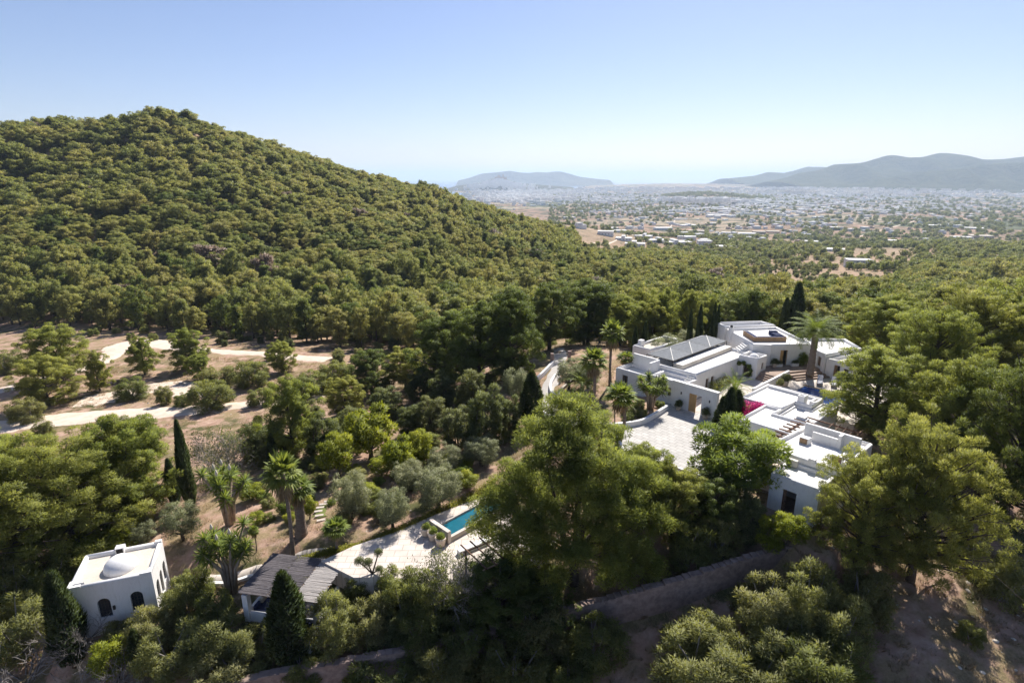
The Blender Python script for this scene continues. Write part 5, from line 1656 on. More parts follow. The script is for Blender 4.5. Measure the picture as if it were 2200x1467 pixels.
# --- domed chapel-like guest house
CZ_ = -3.0
c0, c1, c2, c3 = [Vector(at_z(*p, CZ_)) for p in [(325.2, 1231), (356.5, 1159.2), (159.4, 1199.7), (165.9, 1261.4)]]
cx = ((c0 - c3).normalized() + (c1 - c2).normalized()).normalized(); cy = Vector((-cx.y, cx.x, 0))
cl = thing('domed_house', 'small white cube house with a round dome and arched iron windows', 'house', (c0.x, c0.y, -7.2), math.atan2(cx.y, cx.x))
CW, CD, CH = 5.2, 4.15, 4.2
poly = [(-CW, 0), (0, 0), (0, CD), (-CW, CD)]
WOP = {0: [(1.55, 2.35, 1.3, 2.95), (3.6, 4.4, 1.3, 2.95)], 1: [(.55, 1.35, 1.3, 2.9), (1.75, 2.45, .9, 2.9), (2.85, 3.65, 1.3, 2.9)]}
house_shell(cl, poly, -.8, CH, CH - .16, .3, WOP, 'white', 'roofbeige')
def arch_window(i, s0, s1, zb, zt, iron=True):
    p, d, nin = edge_frame(poly, i, s0)
    w = s1 - s0; R_ = w / 2
    def q(s, k): v = p + d * s + nin * k; return (v.x, v.y)
    sp = MB()                                          # spandrels turning the square head into an arch
    n = 8
    for k in range(n):
        for sg in (0, 1):
            t0 = math.pi / 2 * k / n; t1 = math.pi / 2 * (k + 1) / n
            x0 = R_ - R_ * math.cos(t0); x1 = R_ - R_ * math.cos(t1); h = zt - R_ + R_ * math.sin((t0 + t1) / 2)
            if sg: x0, x1 = w - x1, w - x0
            if h < zt - .01: sp.prism([q(x0, .004), q(x1, .004), q(x1, .28), q(x0, .28)], h, zt)
    sp.build('arch', M['white'], cl)
    fo = MB()
    for k in range(1, 4): fo.prism([q(w * k / 4 - .012, .1), q(w * k / 4 + .012, .1), q(w * k / 4 + .012, .13), q(w * k / 4 - .012, .13)], zb, zt)
    for k in range(1, 7):
        z = zb + (zt - zb) * k / 7
        fo.prism([q(0, .102), q(w, .102), q(w, .128), q(0, .128)], z - .012, z + .012)
    f = fo.build('window', M['iron'], cl)
    g = MB(); g.prism([q(.0, .2), q(w, .2), q(w, .215), q(.0, .215)], zb, zt); g.build('pane', M['glass'], f)
for i, lst in WOP.items():
    for (s0, s1, zb, zt) in lst: arch_window(i, s0, s1, zb, zt)
MB().lathe([(1.12 * math.cos(a), .98 * math.sin(a)) for a in np.linspace(-.05, 1.53, 16)], (-2.35, 1.85, CH - .17), 36).build('dome', M['white'], cl, True)
for (x0, x1, y0, y1, h) in ((-.75, .0, 0, .3, .15), (-.3, 0, .301, .6, .15), (-.45, 0, CD - .3, CD, .22), (-CW, -CW + .8, 0, .3, .15), (-CW, -CW + .3, .301, .8, .15)):
    MB().box(x0, x1, y0, y1, CH + .001, CH + h).build('merlon', M['white'], cl)
chm = MB().box(-3.1, -2.5, CD - .5, CD + .05, CH - .15, CH + .38).build('chimney', M['white'], cl)
MB().box(-3.02, -2.58, CD - .53, CD - .5, CH - .05, CH + .3).build('opening', M['dark'], chm)  # dark plate on the solid chimney, its colour standing in for a hole's shade
MB().box(-CW + .3, -CW + 1.0, .3, .34, CH - .24, CH + .22).build('roof_wall', M['white'], cl)
l = MB().box(-2.75, -2.6, -.12, -.002, 1.9, 2.2).build('wall_lamp', M['iron'], cl)

# ------------------------------------------------------------------ garden planting, plant by plant
# the great pine: many crowns on one forked trunk
bg_ = ground_at(1232, 1250)
gy_ = bg_[1]
lobes = [(1225,905,80,0),(1290,935,66,2),(1165,950,66,-1),(1205,985,85,-2),(1285,1000,70,-1.5),(1110,1040,70,0),(1065,1085,56,-.5),(1045,1130,40,1),(1130,1095,66,-2),(1085,1160,40,-1.5),
         (1345,1010,66,1),(1395,1035,46,2),(1335,1085,66,-1),(1395,1115,56,0),(1300,1130,56,-2),(1360,1185,56,-1.5),(1400,1225,40,-1),(1330,1240,46,-2),(1150,1190,46,-2.5),(1105,1220,46,-2),
         (1185,1245,40,-3),(1240,1060,60,2.5),(1205,1115,50,-2.6),(1290,1075,55,-2.8),(1235,1185,46,-3.2),(1160,1150,50,-2.8),(1310,1190,46,-2.6),(1250,1020,46,-2.4),(1180,1050,60,3),(1270,1170,50,1)]
r_ = np.random.default_rng(77)
cen_ = []
for (lx, ly, lr, dy) in lobes:
    p = np.array(at_y(lx, ly, gy_ + dy)) - np.array(bg_)
    mpp = (gy_ * CT + (CAM_Z - bg_[2] - p[2]) * ST) / F_PX
    k = max(14, int(32 * (lr / 60) ** 2))
    for _ in range(k):
        u = unit(r_.normal(size=3) + np.array([0, 0, .35]))
        cen_.append(p + u * lr * mpp * np.array([.85, .85, .72]) * r_.uniform(.45, 1.0))
cen_ = np.array(cen_)
GPINE = pine('great_pine', 99, float(cen_[:, 2].max()) * 1.02, 3.5, len(cen_), 300, .19, .055, M['pine_near'], .2, .38, cen=cen_, cr=(.13, .23))
t = thing('pine_tree', 'largest pine, many-limbed with a forked dark trunk, beside the lower pool', 'pine tree', bg_, 0, 'pine trees')
gm = MB(); gH = GPINE['H']; r_ = np.random.default_rng(12)
def gaxis(q, s): return np.array([s[0] * q * q, s[1] * q * q, q * gH])
forks = [(0.3, .2, .95), (-2.2, -.6, .7), (1.6, .5, .8), (.6, -1.4, .62)]
for fi, (dx, dy, tp) in enumerate(forks):
    ps = [np.array([0, 0, -.3])] + [np.array([dx * q, dy * q, 0]) * (q > .12) + np.array([0, 0, q * tp * gH]) + r_.normal(size=3) * .08 for q in (.12, .3, .5, .75, 1.0)]
    gm.tube(ps, [.42 if fi == 0 else .26, .34 if fi == 0 else .24, .26, .2, .12, .05], 8)
for (lx, ly, lr, dy) in lobes:
    e = np.array(at_y(lx, ly, gy_ + dy)) - np.array(bg_)
    f_ = min(forks, key=lambda q: abs(q[0] - e[0] * .3)); q0 = min(.8, max(.14, e[2] / gH - .28)) / f_[2]; q0 = min(q0, .95)
    b0 = np.array([f_[0] * q0, f_[1] * q0, q0 * f_[2] * gH])
    m1 = b0 * .55 + e * .45 + r_.normal(size=3) * .25 + np.array([0, 0, .3]); m2 = b0 * .25 + e * .75 + r_.normal(size=3) * .25
    gm.tube([b0, m1, m2, e], [.11, .08, .055, .02], 6, cap=False)
    for _ in range(7):
        u = e + r_.normal(size=3) * lr * .016
        gm.tube([m2, (m2 + u) / 2 + r_.normal(size=3) * .15, u], [.03, .02, .008], 4, cap=False)
link('trunk', gm.mesh('great_pine_limbs', M['bark'], True), t); link('crown', GPINE['crown'], t)

def many(kind, rows, name, cat, group=None, crown='crown'):
    for i, row in enumerate(rows):
        bx, by, ty, wp, lab = row[:5]
        plant(kind, row[5] if len(row) > 5 else i, bx, by, ty, wp, name, lab, cat, group, crown_name=crown)

many(CY, [
 (411, 1092, 903, 30, 'thin dark cypress standing alone left of the yuccas'),
 (377, 1085, 985, 26, 'short cypress left of the thin cypress'),
 (1141, 918, 798, 52, 'dense dark cypress at the drive bend'),
 (630, 1425, 1230, 82, 'dark cypress in front of the reed-roofed pavilion'),
 (160, 1425, 1228, 66, 'dark cypress in front of the domed house'),
 (388, 1340, 1268, 20, 'slim young cypress between the domed house and the pavilion'),
 (305, 1448, 1352, 34, 'small dark cypress low in front of the domed house'),
 (1697, 760, 608, 40, 'tallest cypress behind the roof lounge'),
 (1676, 760, 640, 26, 'cypress just left of the tallest one behind the roof lounge'),
 (1641, 745, 640, 20, 'cypress behind the upper roof'),
 (1652, 745, 665, 13, 'young cypress between the two cypress groups behind the upper roof'),
 (1477, 765, 664, 13, 'left one of the narrow cypresses behind the outbuilding'),
 (1497, 765, 655, 16, 'right one of the narrow cypresses behind the outbuilding'),
 (1527, 760, 650, 14, 'pair-forming narrow cypress left behind the upper block'),
 (1535, 760, 655, 12, 'second of the narrow cypress pair behind the upper block'),
 (1382, 775, 690, 18, 'dark cypress behind the stub chimney of the outbuilding'),
 (1362, 770, 700, 14, 'small cypress left of the outbuilding'),
 (590, 1010, 930, 24, 'narrow dark cypress above the fan palms'),
 (612, 990, 940, 18, 'second narrow cypress above the fan palms'),
], 'cypress_tree', 'cypress', 'cypress trees')
for (x, y, ty, w) in ((1548, 928, 852, 34), (1562, 932, 832, 36), (1578, 925, 838, 34), (1590, 915, 862, 26)):
    plant(CY, int(x), x, y, ty, w, 'cypress_tree', 'dark cypress of the tight clump beside the entrance wall', 'cypress', 'cypress clump by the entrance wall')

many(FP, [
 (628, 1192, 1016, 84, 'tall slender fan palm behind the reed-roofed pavilion'),
 (728, 1208, 1132, 66, 'small fan palm at the corner of the reed-roofed pavilion'),
 (1271, 885, 774, 66, 'fan palm with slim trunk above the drive bed'),
 (1311, 830, 714, 58, 'tallest fan palm above the drive, with yellowing fronds'),
 (1327, 955, 848, 78, 'fan palm with drooping fronds before the planting bed'),
 (1342, 820, 768, 48, 'fan palm beside the left terrace block of the house'),
 (551, 1185, 1140, 26, 'tiny fan palm in the garden between the yuccas and the palms', 1),
], 'fan_palm', 'palm', 'fan palms')
many(FT, [(647, 1150, 1048, 78, 'stout fan palm with a thick grey trunk and pale fronds')], 'fan_palm', 'palm', 'fan palms')
p = vp(0, 0, 0)
plant_at([FE[0]], 0, (37.1, 67.0, 1.65), 5.4, 6.6, 'date_palm', 'big date palm with arching fronds on the house terrace', 'palm')
plant_at([FE[1]], 0, (*villa(5.0, 4.5), .3), 1.9, 3.6, 'date_palm', 'young date palm with upright fronds in the inner court', 'palm')
plant_at([FE[1]], 0, (*ground_at(1250, 850)[:2], ground_at(1250, 850)[2]), 1.6, 4.2, 'date_palm', 'feathery palm behind the fan palms in the drive bed', 'palm')
plant_at([FE[1]], 0, ground_at(1188, 925), .9, 3.2, 'date_palm', 'low feathery palm peeping over the great pine by the drive', 'palm')
many(YU, [
 (495, 1125, 985, 125, 'flowering yucca thicket left of the tall fan palm'),
 (500, 1270, 1125, 135, 'yucca thicket in front of the path left of the pavilion'),
], 'yucca', 'yucca', 'yucca thickets')
plant_at(YU, 1, (*villa(-.9, -3.0), .15), 4.4, 4.4, 'yucca', 'tall many-stemmed yucca tree in the forecourt bed', 'yucca', 'yucca thickets')

many(OL, [
 (757, 1115, 1022, 96, 'rounded olive tree beside the stepping stones'),
 (845, 1135, 1055, 84, 'olive tree nearest the terrace hedge'),
 (943, 1092, 1008, 112, 'broad olive tree above the plunge pool'),
 (880, 1052, 995, 84, 'olive tree left of the broad olive'),
 (958, 1020, 962, 84, 'olive tree behind the broad olive'),
 (1035, 1000, 942, 84, 'olive tree left of the great pine crown'),
 (1108, 862, 795, 70, 'grey olive beside the cypress at the drive bend'),
 (1222, 835, 775, 66, 'left olive of the pair in the drive bed'),
 (1262, 838, 782, 64, 'right olive of the pair in the drive bed'),
 (1430, 782, 722, 80, 'olive between the outbuilding and the canopies'),
 (1520, 745, 690, 70, 'olive behind the shade canopies'),
 (1480, 758, 708, 60, 'small olive behind the shade canopies'),
 (395, 1160, 1085, 90, 'silver shrubby olive right of the domed house roof'),
 (305, 1170, 1120, 70, 'low olive bush behind the domed house'),
], 'olive_tree', 'olive tree', 'olive trees')
many(LI, [
 (728, 1030, 938, 82, 'yellow-green round tree at the end of the garden path'),
 (905, 995, 932, 60, 'small yellow-green tree among the dark junipers'),
 (665, 1115, 1070, 40, 'little citrus bush behind the stout fan palm'),
 (255, 1455, 1385, 90, 'bright yellow-green bush below the domed house'),
 (1690, 1180, 1110, 80, 'bright bush at the end of the stone wall below the annex'),
 (1645, 1190, 1120, 70, 'yellow-green bush left of the stone wall end'),
], 'citrus_tree', 'tree', 'yellow-green trees')
many(FG, [(796, 985, 888, 112, 'big-leaved fig tree above the garden'), (225, 1215, 1150, 120, 'big-leaved fig tree behind the domed house'), (860, 1020, 950, 74, 'young fig tree left of the small yellow-green tree')], 'fig_tree', 'fig tree', 'fig trees')
plant(BR, 0, 1580, 1062, 922, 205, 'carob_tree', 'round leafy green tree before the lower annex', 'tree')
many(JU, [
 (1045, 965, 828, 95, 'tall dark juniper left of the cypress at the drive bend'), (985, 965, 872, 90, 'dark juniper left of the tallest juniper'), (1095, 945, 850, 60, 'narrow dark juniper between the tall juniper and the cypress'),
 (930, 930, 850, 80, 'dark juniper over the small yellow-green tree'), (885, 935, 868, 75, 'dark juniper over the fig tree'), (700, 985, 890, 85, 'dark juniper above the yellow-green round tree'),
 (760, 945, 870, 80, 'dark juniper behind the fig tree'), (560, 985, 905, 90, 'dark juniper left of the upright pine'), (1015, 890, 790, 80, 'dark juniper under the tall dark pines'),
 (830, 900, 830, 80, 'dark juniper in the garden wood'), (950, 880, 800, 80, 'juniper left under the dark pines'), (670, 930, 860, 60, 'juniper beside the upright pine'), (1600, 1160, 1060, 90, 'dark juniper beside the stone wall under the carob'),
 (905, 860, 790, 70, 'juniper behind the garden wood'), (860, 1390, 1310, 90, 'juniper before the bare grey shrub'), (1090, 1290, 1200, 90, 'juniper under the great pine'),
], 'juniper', 'juniper', 'junipers')
many(BA, [
 (478, 1025, 912, 130, 'bare grey shrub right of the thin cypress', 0), (965, 1300, 1180, 160, 'bare grey shrub before the lower terrace', 0), (60, 1455, 1330, 210, 'bare pale branching bush in the lower left corner', 1), (170, 1400, 1310, 150, 'tangled bare shrub below the domed house', 1),
 (540, 960, 915, 60, 'small bare shrub above the fan palms', 0), (230, 1500, 1400, 180, 'bare shrub at the bottom edge under the yellow bush', 1),
], 'bare_shrub', 'shrub', 'bare shrubs', 'leaves')

# loose scrub of the foreground and between things: described where it stands out
many(OS, [
 (60, 1400, 1290, 190, 'grey-green scrub left of the domed house'), (335, 1400, 1312, 120, 'grey-green bush hiding the foot of the domed house'), (400, 1330, 1245, 110, 'grey-green bush right of the domed house'),
 (470, 1400, 1320, 150, 'grey-green scrub left of the pavilion cypress'), (560, 1420, 1345, 130, 'low grey scrub before the pavilion wall'), (262, 1392, 1338, 80, 'olive-green bush under the arched windows'),
 (720, 1390, 1290, 130, 'tall grey-green scrub right of the pavilion cypress'), (800, 1380, 1290, 130, 'grey-green scrub below the clipped balls'), (380, 1440, 1350, 160, 'wide grey-green scrub at the lower left'), (500, 1470, 1390, 180, 'scrub along the bottom edge before the stone wall'),
 (1640, 1350, 1248, 170, 'tall pale scrub in front of the stone wall'), (1520, 1405, 1330, 160, 'pale scrub left on the lower slope'), (1725, 1345, 1225, 170, 'pale scrub under the annex pine'),
 (1685, 1435, 1335, 210, 'broad olive scrub in the middle of the lower slope'), (1500, 1480, 1370, 230, 'low scrub at the bottom edge right of the shadow'), (1790, 1400, 1280, 160, 'scrub at the edge of the bare slope'),
 (2150, 1290, 1200, 110, 'grey bush on the stony bank at the right edge'),
], 'scrub_bush', 'shrub', 'scrub bushes', 'leaves')
many(SH, [
 (870, 1330, 1230, 110, 'green bush below the terrace left of the bare shrub'), (770, 1290, 1240, 70, 'small green bush right of the pavilion'), (905, 1400, 1310, 130, 'dark green bush under the bare shrub'),
 (1000, 1420, 1330, 150, 'dark bush in the shade below the great pine'), (1150, 1390, 1290, 170, 'dark bush in deep shade under the great pine'), (1060, 1300, 1250, 90, 'bush at the foot of the log pergola'), (1010, 1335, 1245, 120, 'bush hiding the terrace wall below the log pergola'), (930, 1330, 1235, 110, 'bush hiding the terrace wall behind the bare shrub'), (850, 1300, 1225, 90, 'leafy bush at the terrace edge by the cloud-pruned tree'),
 (830, 1500, 1425, 190, 'bright green bush at the bottom edge before the stone wall'), (950, 1490, 1390, 170, 'mastic bush at the bottom edge in half shade'), (1110, 1490, 1390, 190, 'sunlit mastic bush at the bottom edge under the great pine'), (1220, 1490, 1425, 150, 'olive-green bush at the bottom edge in the middle'),
 (1280, 1420, 1340, 150, 'shaded bush before the stone wall'), (1480, 1215, 1120, 110, 'green bush above the stone wall'), (1540, 1195, 1100, 110, 'leafy bush above the stone wall below the carob'),
 (1850, 1330, 1230, 130, 'dark mastic bush at the foot of the slope pine'), (1600, 1495, 1410, 220, 'green scrub filling the bottom right of centre'), (1760, 1490, 1385, 200, 'green scrub at the bottom edge by the bare slope'),
 (660, 1470, 1410, 110, 'low bush before the stone wall at the bottom'), (20, 1330, 1210, 150, 'dark bush in the shade of the left pines'), (110, 1290, 1200, 130, 'dark bush between the left pines and the domed house'),
 (60, 905, 860, 80, 'low bush beside the roadside pine'), (285, 855, 815, 80, 'low green bush in the clearing'), (455, 875, 820, 110, 'wide green bush between the two dirt tracks'), (355, 868, 832, 40, 'small green bush left of the wide one in the clearing'), (395, 872, 846, 46, 'tiny green bush touching the wide one'),
 (470, 830, 790, 90, 'bush at the upper dirt track'), (540, 830, 780, 90, 'green bush right of the clearing'), (95, 935, 905, 46, 'bluish bush at the near roadside'), (560, 870, 835, 60, 'bush at the end of the near dirt track'), (740, 960, 900, 80, 'shaded bush under the fig tree'), (260, 950, 900, 80, 'green bush behind the left pines'),
 (670, 850, 800, 90, 'bush on the bank right of the clearing'), (720, 830, 780, 80, 'dry bush on the bank right of the clearing'), (20, 800, 755, 70, 'dark bush at the left edge of the clearing'), (2080, 1380, 1340, 60, 'tiny bush on the bare slope'), (640, 1250, 1215, 60, 'bush behind the pavilion roof'),
 (430, 1290, 1225, 80, 'green bush left of the pavilion post'), (470, 1350, 1270, 90, 'leafy bush at the pavilion corner'), (1420, 1075, 1030, 70, 'bush below the forecourt kerb'), (1500, 1085, 1030, 80, 'leafy bush below the forecourt kerb'), (1370, 1010, 965, 70, 'bush at the forecourt corner'),
 (1215, 905, 865, 50, 'bush in the drive bed'),
], 'shrub', 'shrub', 'green shrubs', 'leaves')
for (x, y, s, lab) in ((655, 1095, .9, 'clipped ball bush beside the stout fan palm'), (712, 1085, .6, 'small clipped ball by the stepping stones'), (668, 1075, .55, 'tiny clipped ball behind the lawn strip'), (722, 1268, .8, 'clipped ball right of the pavilion stairs'), (812, 1275, .85, 'clipped ball on the red earth below the terrace'), (757, 1315, .75, 'clipped grey ball in front of the pavilion stairs'), (1248, 845, .65, 'clipped ball on the drive bed terraces')):
    g = ground_at(x, y)
    t = thing('clipped_ball', lab, 'topiary', g, 0, 'clipped balls'); t.scale = (s, s, s)
    link('leaves', BALL if y < 1100 else DBALL, t)
# cloud-pruned little tree at the terrace edge
g = (*at_z(800, 1232, TPZ)[:2], TPZ)
t = thing('cloud_tree', 'cloud-pruned little tree with three leaf pads on the terrace edge', 'topiary', g)
mb_ = MB()
for i, (dx, dz, s) in enumerate(((-.9, 1.0, .55), (-.3, .85, .6), (.55, 1.75, .5), (.5, .35, .45))):
    mb_.tube([(0, 0, 0), (dx * .5, .05, dz * .5), (dx, 0, dz)], [.07, .05, .04], 6)
    f = link('leaf_pad', DBALL, t); f.location = (dx, 0, dz - .1); f.scale = (s, s, s * .7)
mb_.build('trunk', M['bark'], t, True)
# bougainvillea in the notch of the middle building, climbers on the house
def cloud(name, pts_, n, L, W, mat, seed, parent=None):
    r = np.random.default_rng(seed); C = []
    for (x, y, z, s) in pts_:
        C.append(np.array([x, y, z]) + unit(r.normal(size=(n, 3))) * s * r.random((n, 1)) ** .4)
    C = np.concatenate(C); c0 = C.mean(0)
    m_ = leaf_mesh(name, C, unit(r.normal(size=C.shape)), unit(C - c0 + r.normal(size=C.shape) * .3), L, W, r.random(len(C)), M[mat], r)
    return link(name, m_, parent)
t = V_('bougainvillea', 'magenta bougainvillea spilling over the roof edge of the middle building', 'flowering shrub')
cloud('blossom', [(8.9, -.3, 2.5, .9), (9.6, .1, 2.8, .7), (9.2, -.8, 2.2, .6), (9.7, -.6, 2.8, .4), (8.4, .2, 2.2, .5)], 520, .11, .09, 'flower', 4, t)
cloud('leaves', [(8.9, -.3, 1.2, .9), (9.4, -.6, 1.0, .9), (8.4, .1, 1.2, .8), (8.9, -.2, 2.2, .7)], 500, .12, .07, 'broad', 5, t)
t = V_('climber', 'green climber trained round the porch doorway', 'climber')
cloud('leaves', [(1.2, 12.85, 2.6, .3), (1.8, 12.8, 2.75, .3), (2.5, 12.8, 2.5, .32), (2.75, 12.8, 2.0, .3), (2.75, 12.8, 1.5, .28)], 320, .12, .07, 'broad', 6, t)
t = thing('wall_climber', 'dense green climber on the upper block wall right of the golden door', 'climber')
cloud('leaves', [(37.4, 70.15, 2.2, .6), (37.6, 70.15, 2.9, .55), (38.1, 70.2, 2.4, .6)], 700, .13, .08, 'broad', 7, t)
for i, (u, v, s, lab) in enumerate(((-.5, -7.6, 1.1, 'dark low bush at the lower end of the forecourt bed'), (-.2, -5.6, 1.0, 'dark bush in the middle of the forecourt bed'), (-1.6, -6.2, 1.2, 'dark bush behind the kerb of the forecourt bed'), (-.4, -1.8, .9, 'dark bush at the foot of the tall yucca tree'), (-2.0, -3.6, 1.1, 'dark bush left of the tall yucca tree'))):
    plant_at(SH, i, vp(u, v, .15), s * .9, s * 1.5, 'shrub', lab, 'shrub', 'green shrubs', crown_name='leaves')
t = V_('cactus_bed', 'bed of round cacti and shrubs along the main house wall', 'plant bed')
for i, (u, v, s) in enumerate(((1.7, 5.0, .55), (1.9, 5.9, .6), (1.6, 6.9, .5))):
    f = MB().lathe([(.5 * math.cos(a), .5 * math.sin(a) * 1.0) for a in np.linspace(-1.2, 1.5, 10)], (0, 0, .4), 16).build('cactus', M['lawn'], t, True)
    f.location = (u, v, .3 + v * .05); f.scale = (s, s, s)
cloud('leaves', [(1.4, 6.2, 1.2, .7), (1.5, 7.4, 1.2, .8), (1.5, 8.6, 1.1, .8), (1.4, 9.6, 1.2, .6)], 500, .14, .08, 'shrub', 8, t)

# green underplanting of the garden slope
r_ = np.random.default_rng(63)
for i in range(90):
    x, y = r_.uniform(540, 1010), r_.uniform(945, 1130)
    if y > 1180 - (x - 560) * .26 or (660 < x < 740 and 1065 < y < 1125): continue
    g = ground_at(x, y); s = r_.uniform(.5, 1.5)
    k = [SH, OS, BR, SH, LI][i % 5]
    plant_at(k, i, g, s * 1.1, s * 1.9, 'garden_shrub', ['small green', 'small grey-green', 'bright leafy', 'dense green', 'yellow-green'][i % 5] + ' shrub on the garden slope ' + ('beside the fan palms' if x < 690 else 'between the stepping stones and the olives' if x < 800 else 'under the fig and yellow-green trees' if y < 1030 else 'among the olives above the pool'), 'shrub', 'small shrubs of the garden slope', crown_name='leaves')

# dry grass and stones: nobody could count them
r_ = np.random.default_rng(31)
tv = []
n_ = 60
ang_ = r_.uniform(0, 6.28, n_); q_ = r_.random(n_) ** .5 * .5
C_ = np.stack([q_ * np.cos(ang_), q_ * np.sin(ang_), np.zeros(n_)], 1)
D_ = unit(np.stack([np.cos(ang_) * .4, np.sin(ang_) * .4, np.ones(n_)], 1) + r_.normal(size=(n_, 3)) * .25)
M['drygrass'] = mat_leaf('dry_grass', (.26, .19, .10), (.31, .235, .135), (.23, .19, .115), .3, (1, .9, .7), .3)
TUFT = leaf_mesh('tuft', C_, D_, np.tile([0, 0, 1.0], (n_, 1)) + r_.normal(size=(n_, 3)) * .2, .35, .045, r_.random(n_), M['drygrass'], r_)
gx_, gy2, gr_ = scatter(-95, 75, 24, 135, .95, 21)
gz_ = terrain(gx_, gy2)
gpx, gpy = to_px(gx_, gy2, gz_)
uu = (gx_ - VO[0]) * math.cos(VA) + (gy2 - VO[1]) * math.sin(VA); vv = -(gx_ - VO[0]) * math.sin(VA) + (gy2 - VO[1]) * math.cos(VA)
clump = np.sin(gx_ * .35 + 2 * np.sin(gy2 * .22)) * np.sin(gy2 * .31 + 1.3 * np.sin(gx_ * .19)) + gr_.normal(size=len(gx_)) * .45
k = (gpx > -60) & (gpx < 2260) & (gpy > 690) & ((clump > .15) | ((gpx > 1350) & (gpy > 1120) & (clump > -.6))) & ~((uu > -9) & (uu < 21) & (vv > -15) & (vv < 25))
onroad = in_poly(gpx, gpy, [(-200, 895), (300, 868), (560, 850), (700, 838), (700, 862), (560, 882), (300, 912), (-200, 965)]) | in_poly(gpx, gpy, [(-200, 850), (90, 800), (230, 755), (260, 730), (330, 722), (460, 742), (720, 760), (720, 782), (460, 768), (330, 752), (250, 775), (100, 830), (-200, 880)])
terr_ = in_poly(gpx, gpy, [(600, 1215), (760, 1165), (1015, 1070), (1100, 1035), (1210, 1160), (1010, 1300), (760, 1250)]) | in_poly(gpx, gpy, [(130, 1370), (130, 1160), (380, 1150), (380, 1330)]) | in_poly(gpx, gpy, [(500, 1350), (500, 1260), (590, 1180), (760, 1200), (760, 1350)]) | in_poly(gpx, gpy, [(1100, 960), (1150, 780), (1260, 740), (1260, 800), (1180, 860), (1330, 930)])
k &= ~onroad & ~terr_
n_ = k.sum(); s_ = gr_.uniform(.5, 1.15, n_)
instancer('dry_grass', np.stack([gx_[k], gy2[k], gz_[k]], 1), np.stack([np.zeros(n_), np.zeros(n_), gr_.uniform(0, 6.28, n_)], 1), np.stack([s_, s_, s_ * gr_.uniform(.5, 1.1, n_)], 1), np.zeros(n_, int), [TUFT], 'dry yellow grass tufts on the slopes', 'grass')
ROCK = [MB().lathe([(.05, -.2), (.32, -.1), (.36, .08), (.2, .22), (.05, .25)], (0, 0, 0), 7, 1, .7).mesh('stone', M['roofbeige'])]
kx = (gpx > 1380) & (gpx < 2260) & (gpy > 1090) & (gr_.random(len(gx_)) < .9)
kx |= (gr_.random(len(gx_)) < .05) & (gpy > 700) & ~((uu > -9) & (uu < 21) & (vv > -15) & (vv < 25)) & ~terr_
n_ = kx.sum(); s_ = .12 + .5 * gr_.random(n_) ** 2.5
instancer('stones', np.stack([gx_[kx] + .3, gy2[kx] + .2, gz_[kx]], 1), np.stack([gr_.normal(size=n_) * .3, gr_.normal(size=n_) * .3, gr_.uniform(0, 6.28, n_)], 1), np.stack([s_, s_, s_ * .8], 1), np.zeros(n_, int), ROCK, 'loose stones scattered on the bare slope', 'stones')

# ------------------------------------------------------------------ villas, town and trees of the plain
M['house_white'] = mat_plain('town_white', (.66, .65, .63), (.80, .79, .77), .05, .9)
M['house_tan'] = mat_plain('town_tan', (.42, .30, .23), (.52, .40, .31), .05, .9)
M['pool_far'] = M['water_blue']
def villa_small(name, w, d, h, label, pos, rz, mat='house_white', upper=None, group=None, wins=4):
    t = thing(name, label, 'house', pos, rz, group)
    MB().box(-w / 2, w / 2, -d / 2, d / 2, -3, h).build('wall', M[mat], t)
    MB().box(-w / 2 - .15, w / 2 + .15, -d / 2 - .15, d / 2 + .15, h, h + .35).build('roof', M['roofwhite' if mat == 'house_white' else 'roofbeige'], t)
    if upper:
        MB().box(upper[0], upper[1], -d / 2 + .6, d / 2 - .6, h + .35, h + 3.1).build('upper_floor', M[mat], t)
    nf = max(1, int(h / 3))
    for f in range(nf):
        for k in range(wins):
            x = -w / 2 + w * (k + .5) / wins
            z = f * 3 + 1.0
            MB().box(x - .55, x + .55, -d / 2 - .06, -d / 2 + .1, z, z + 1.3).build('window', M['glass'], t)
    return t
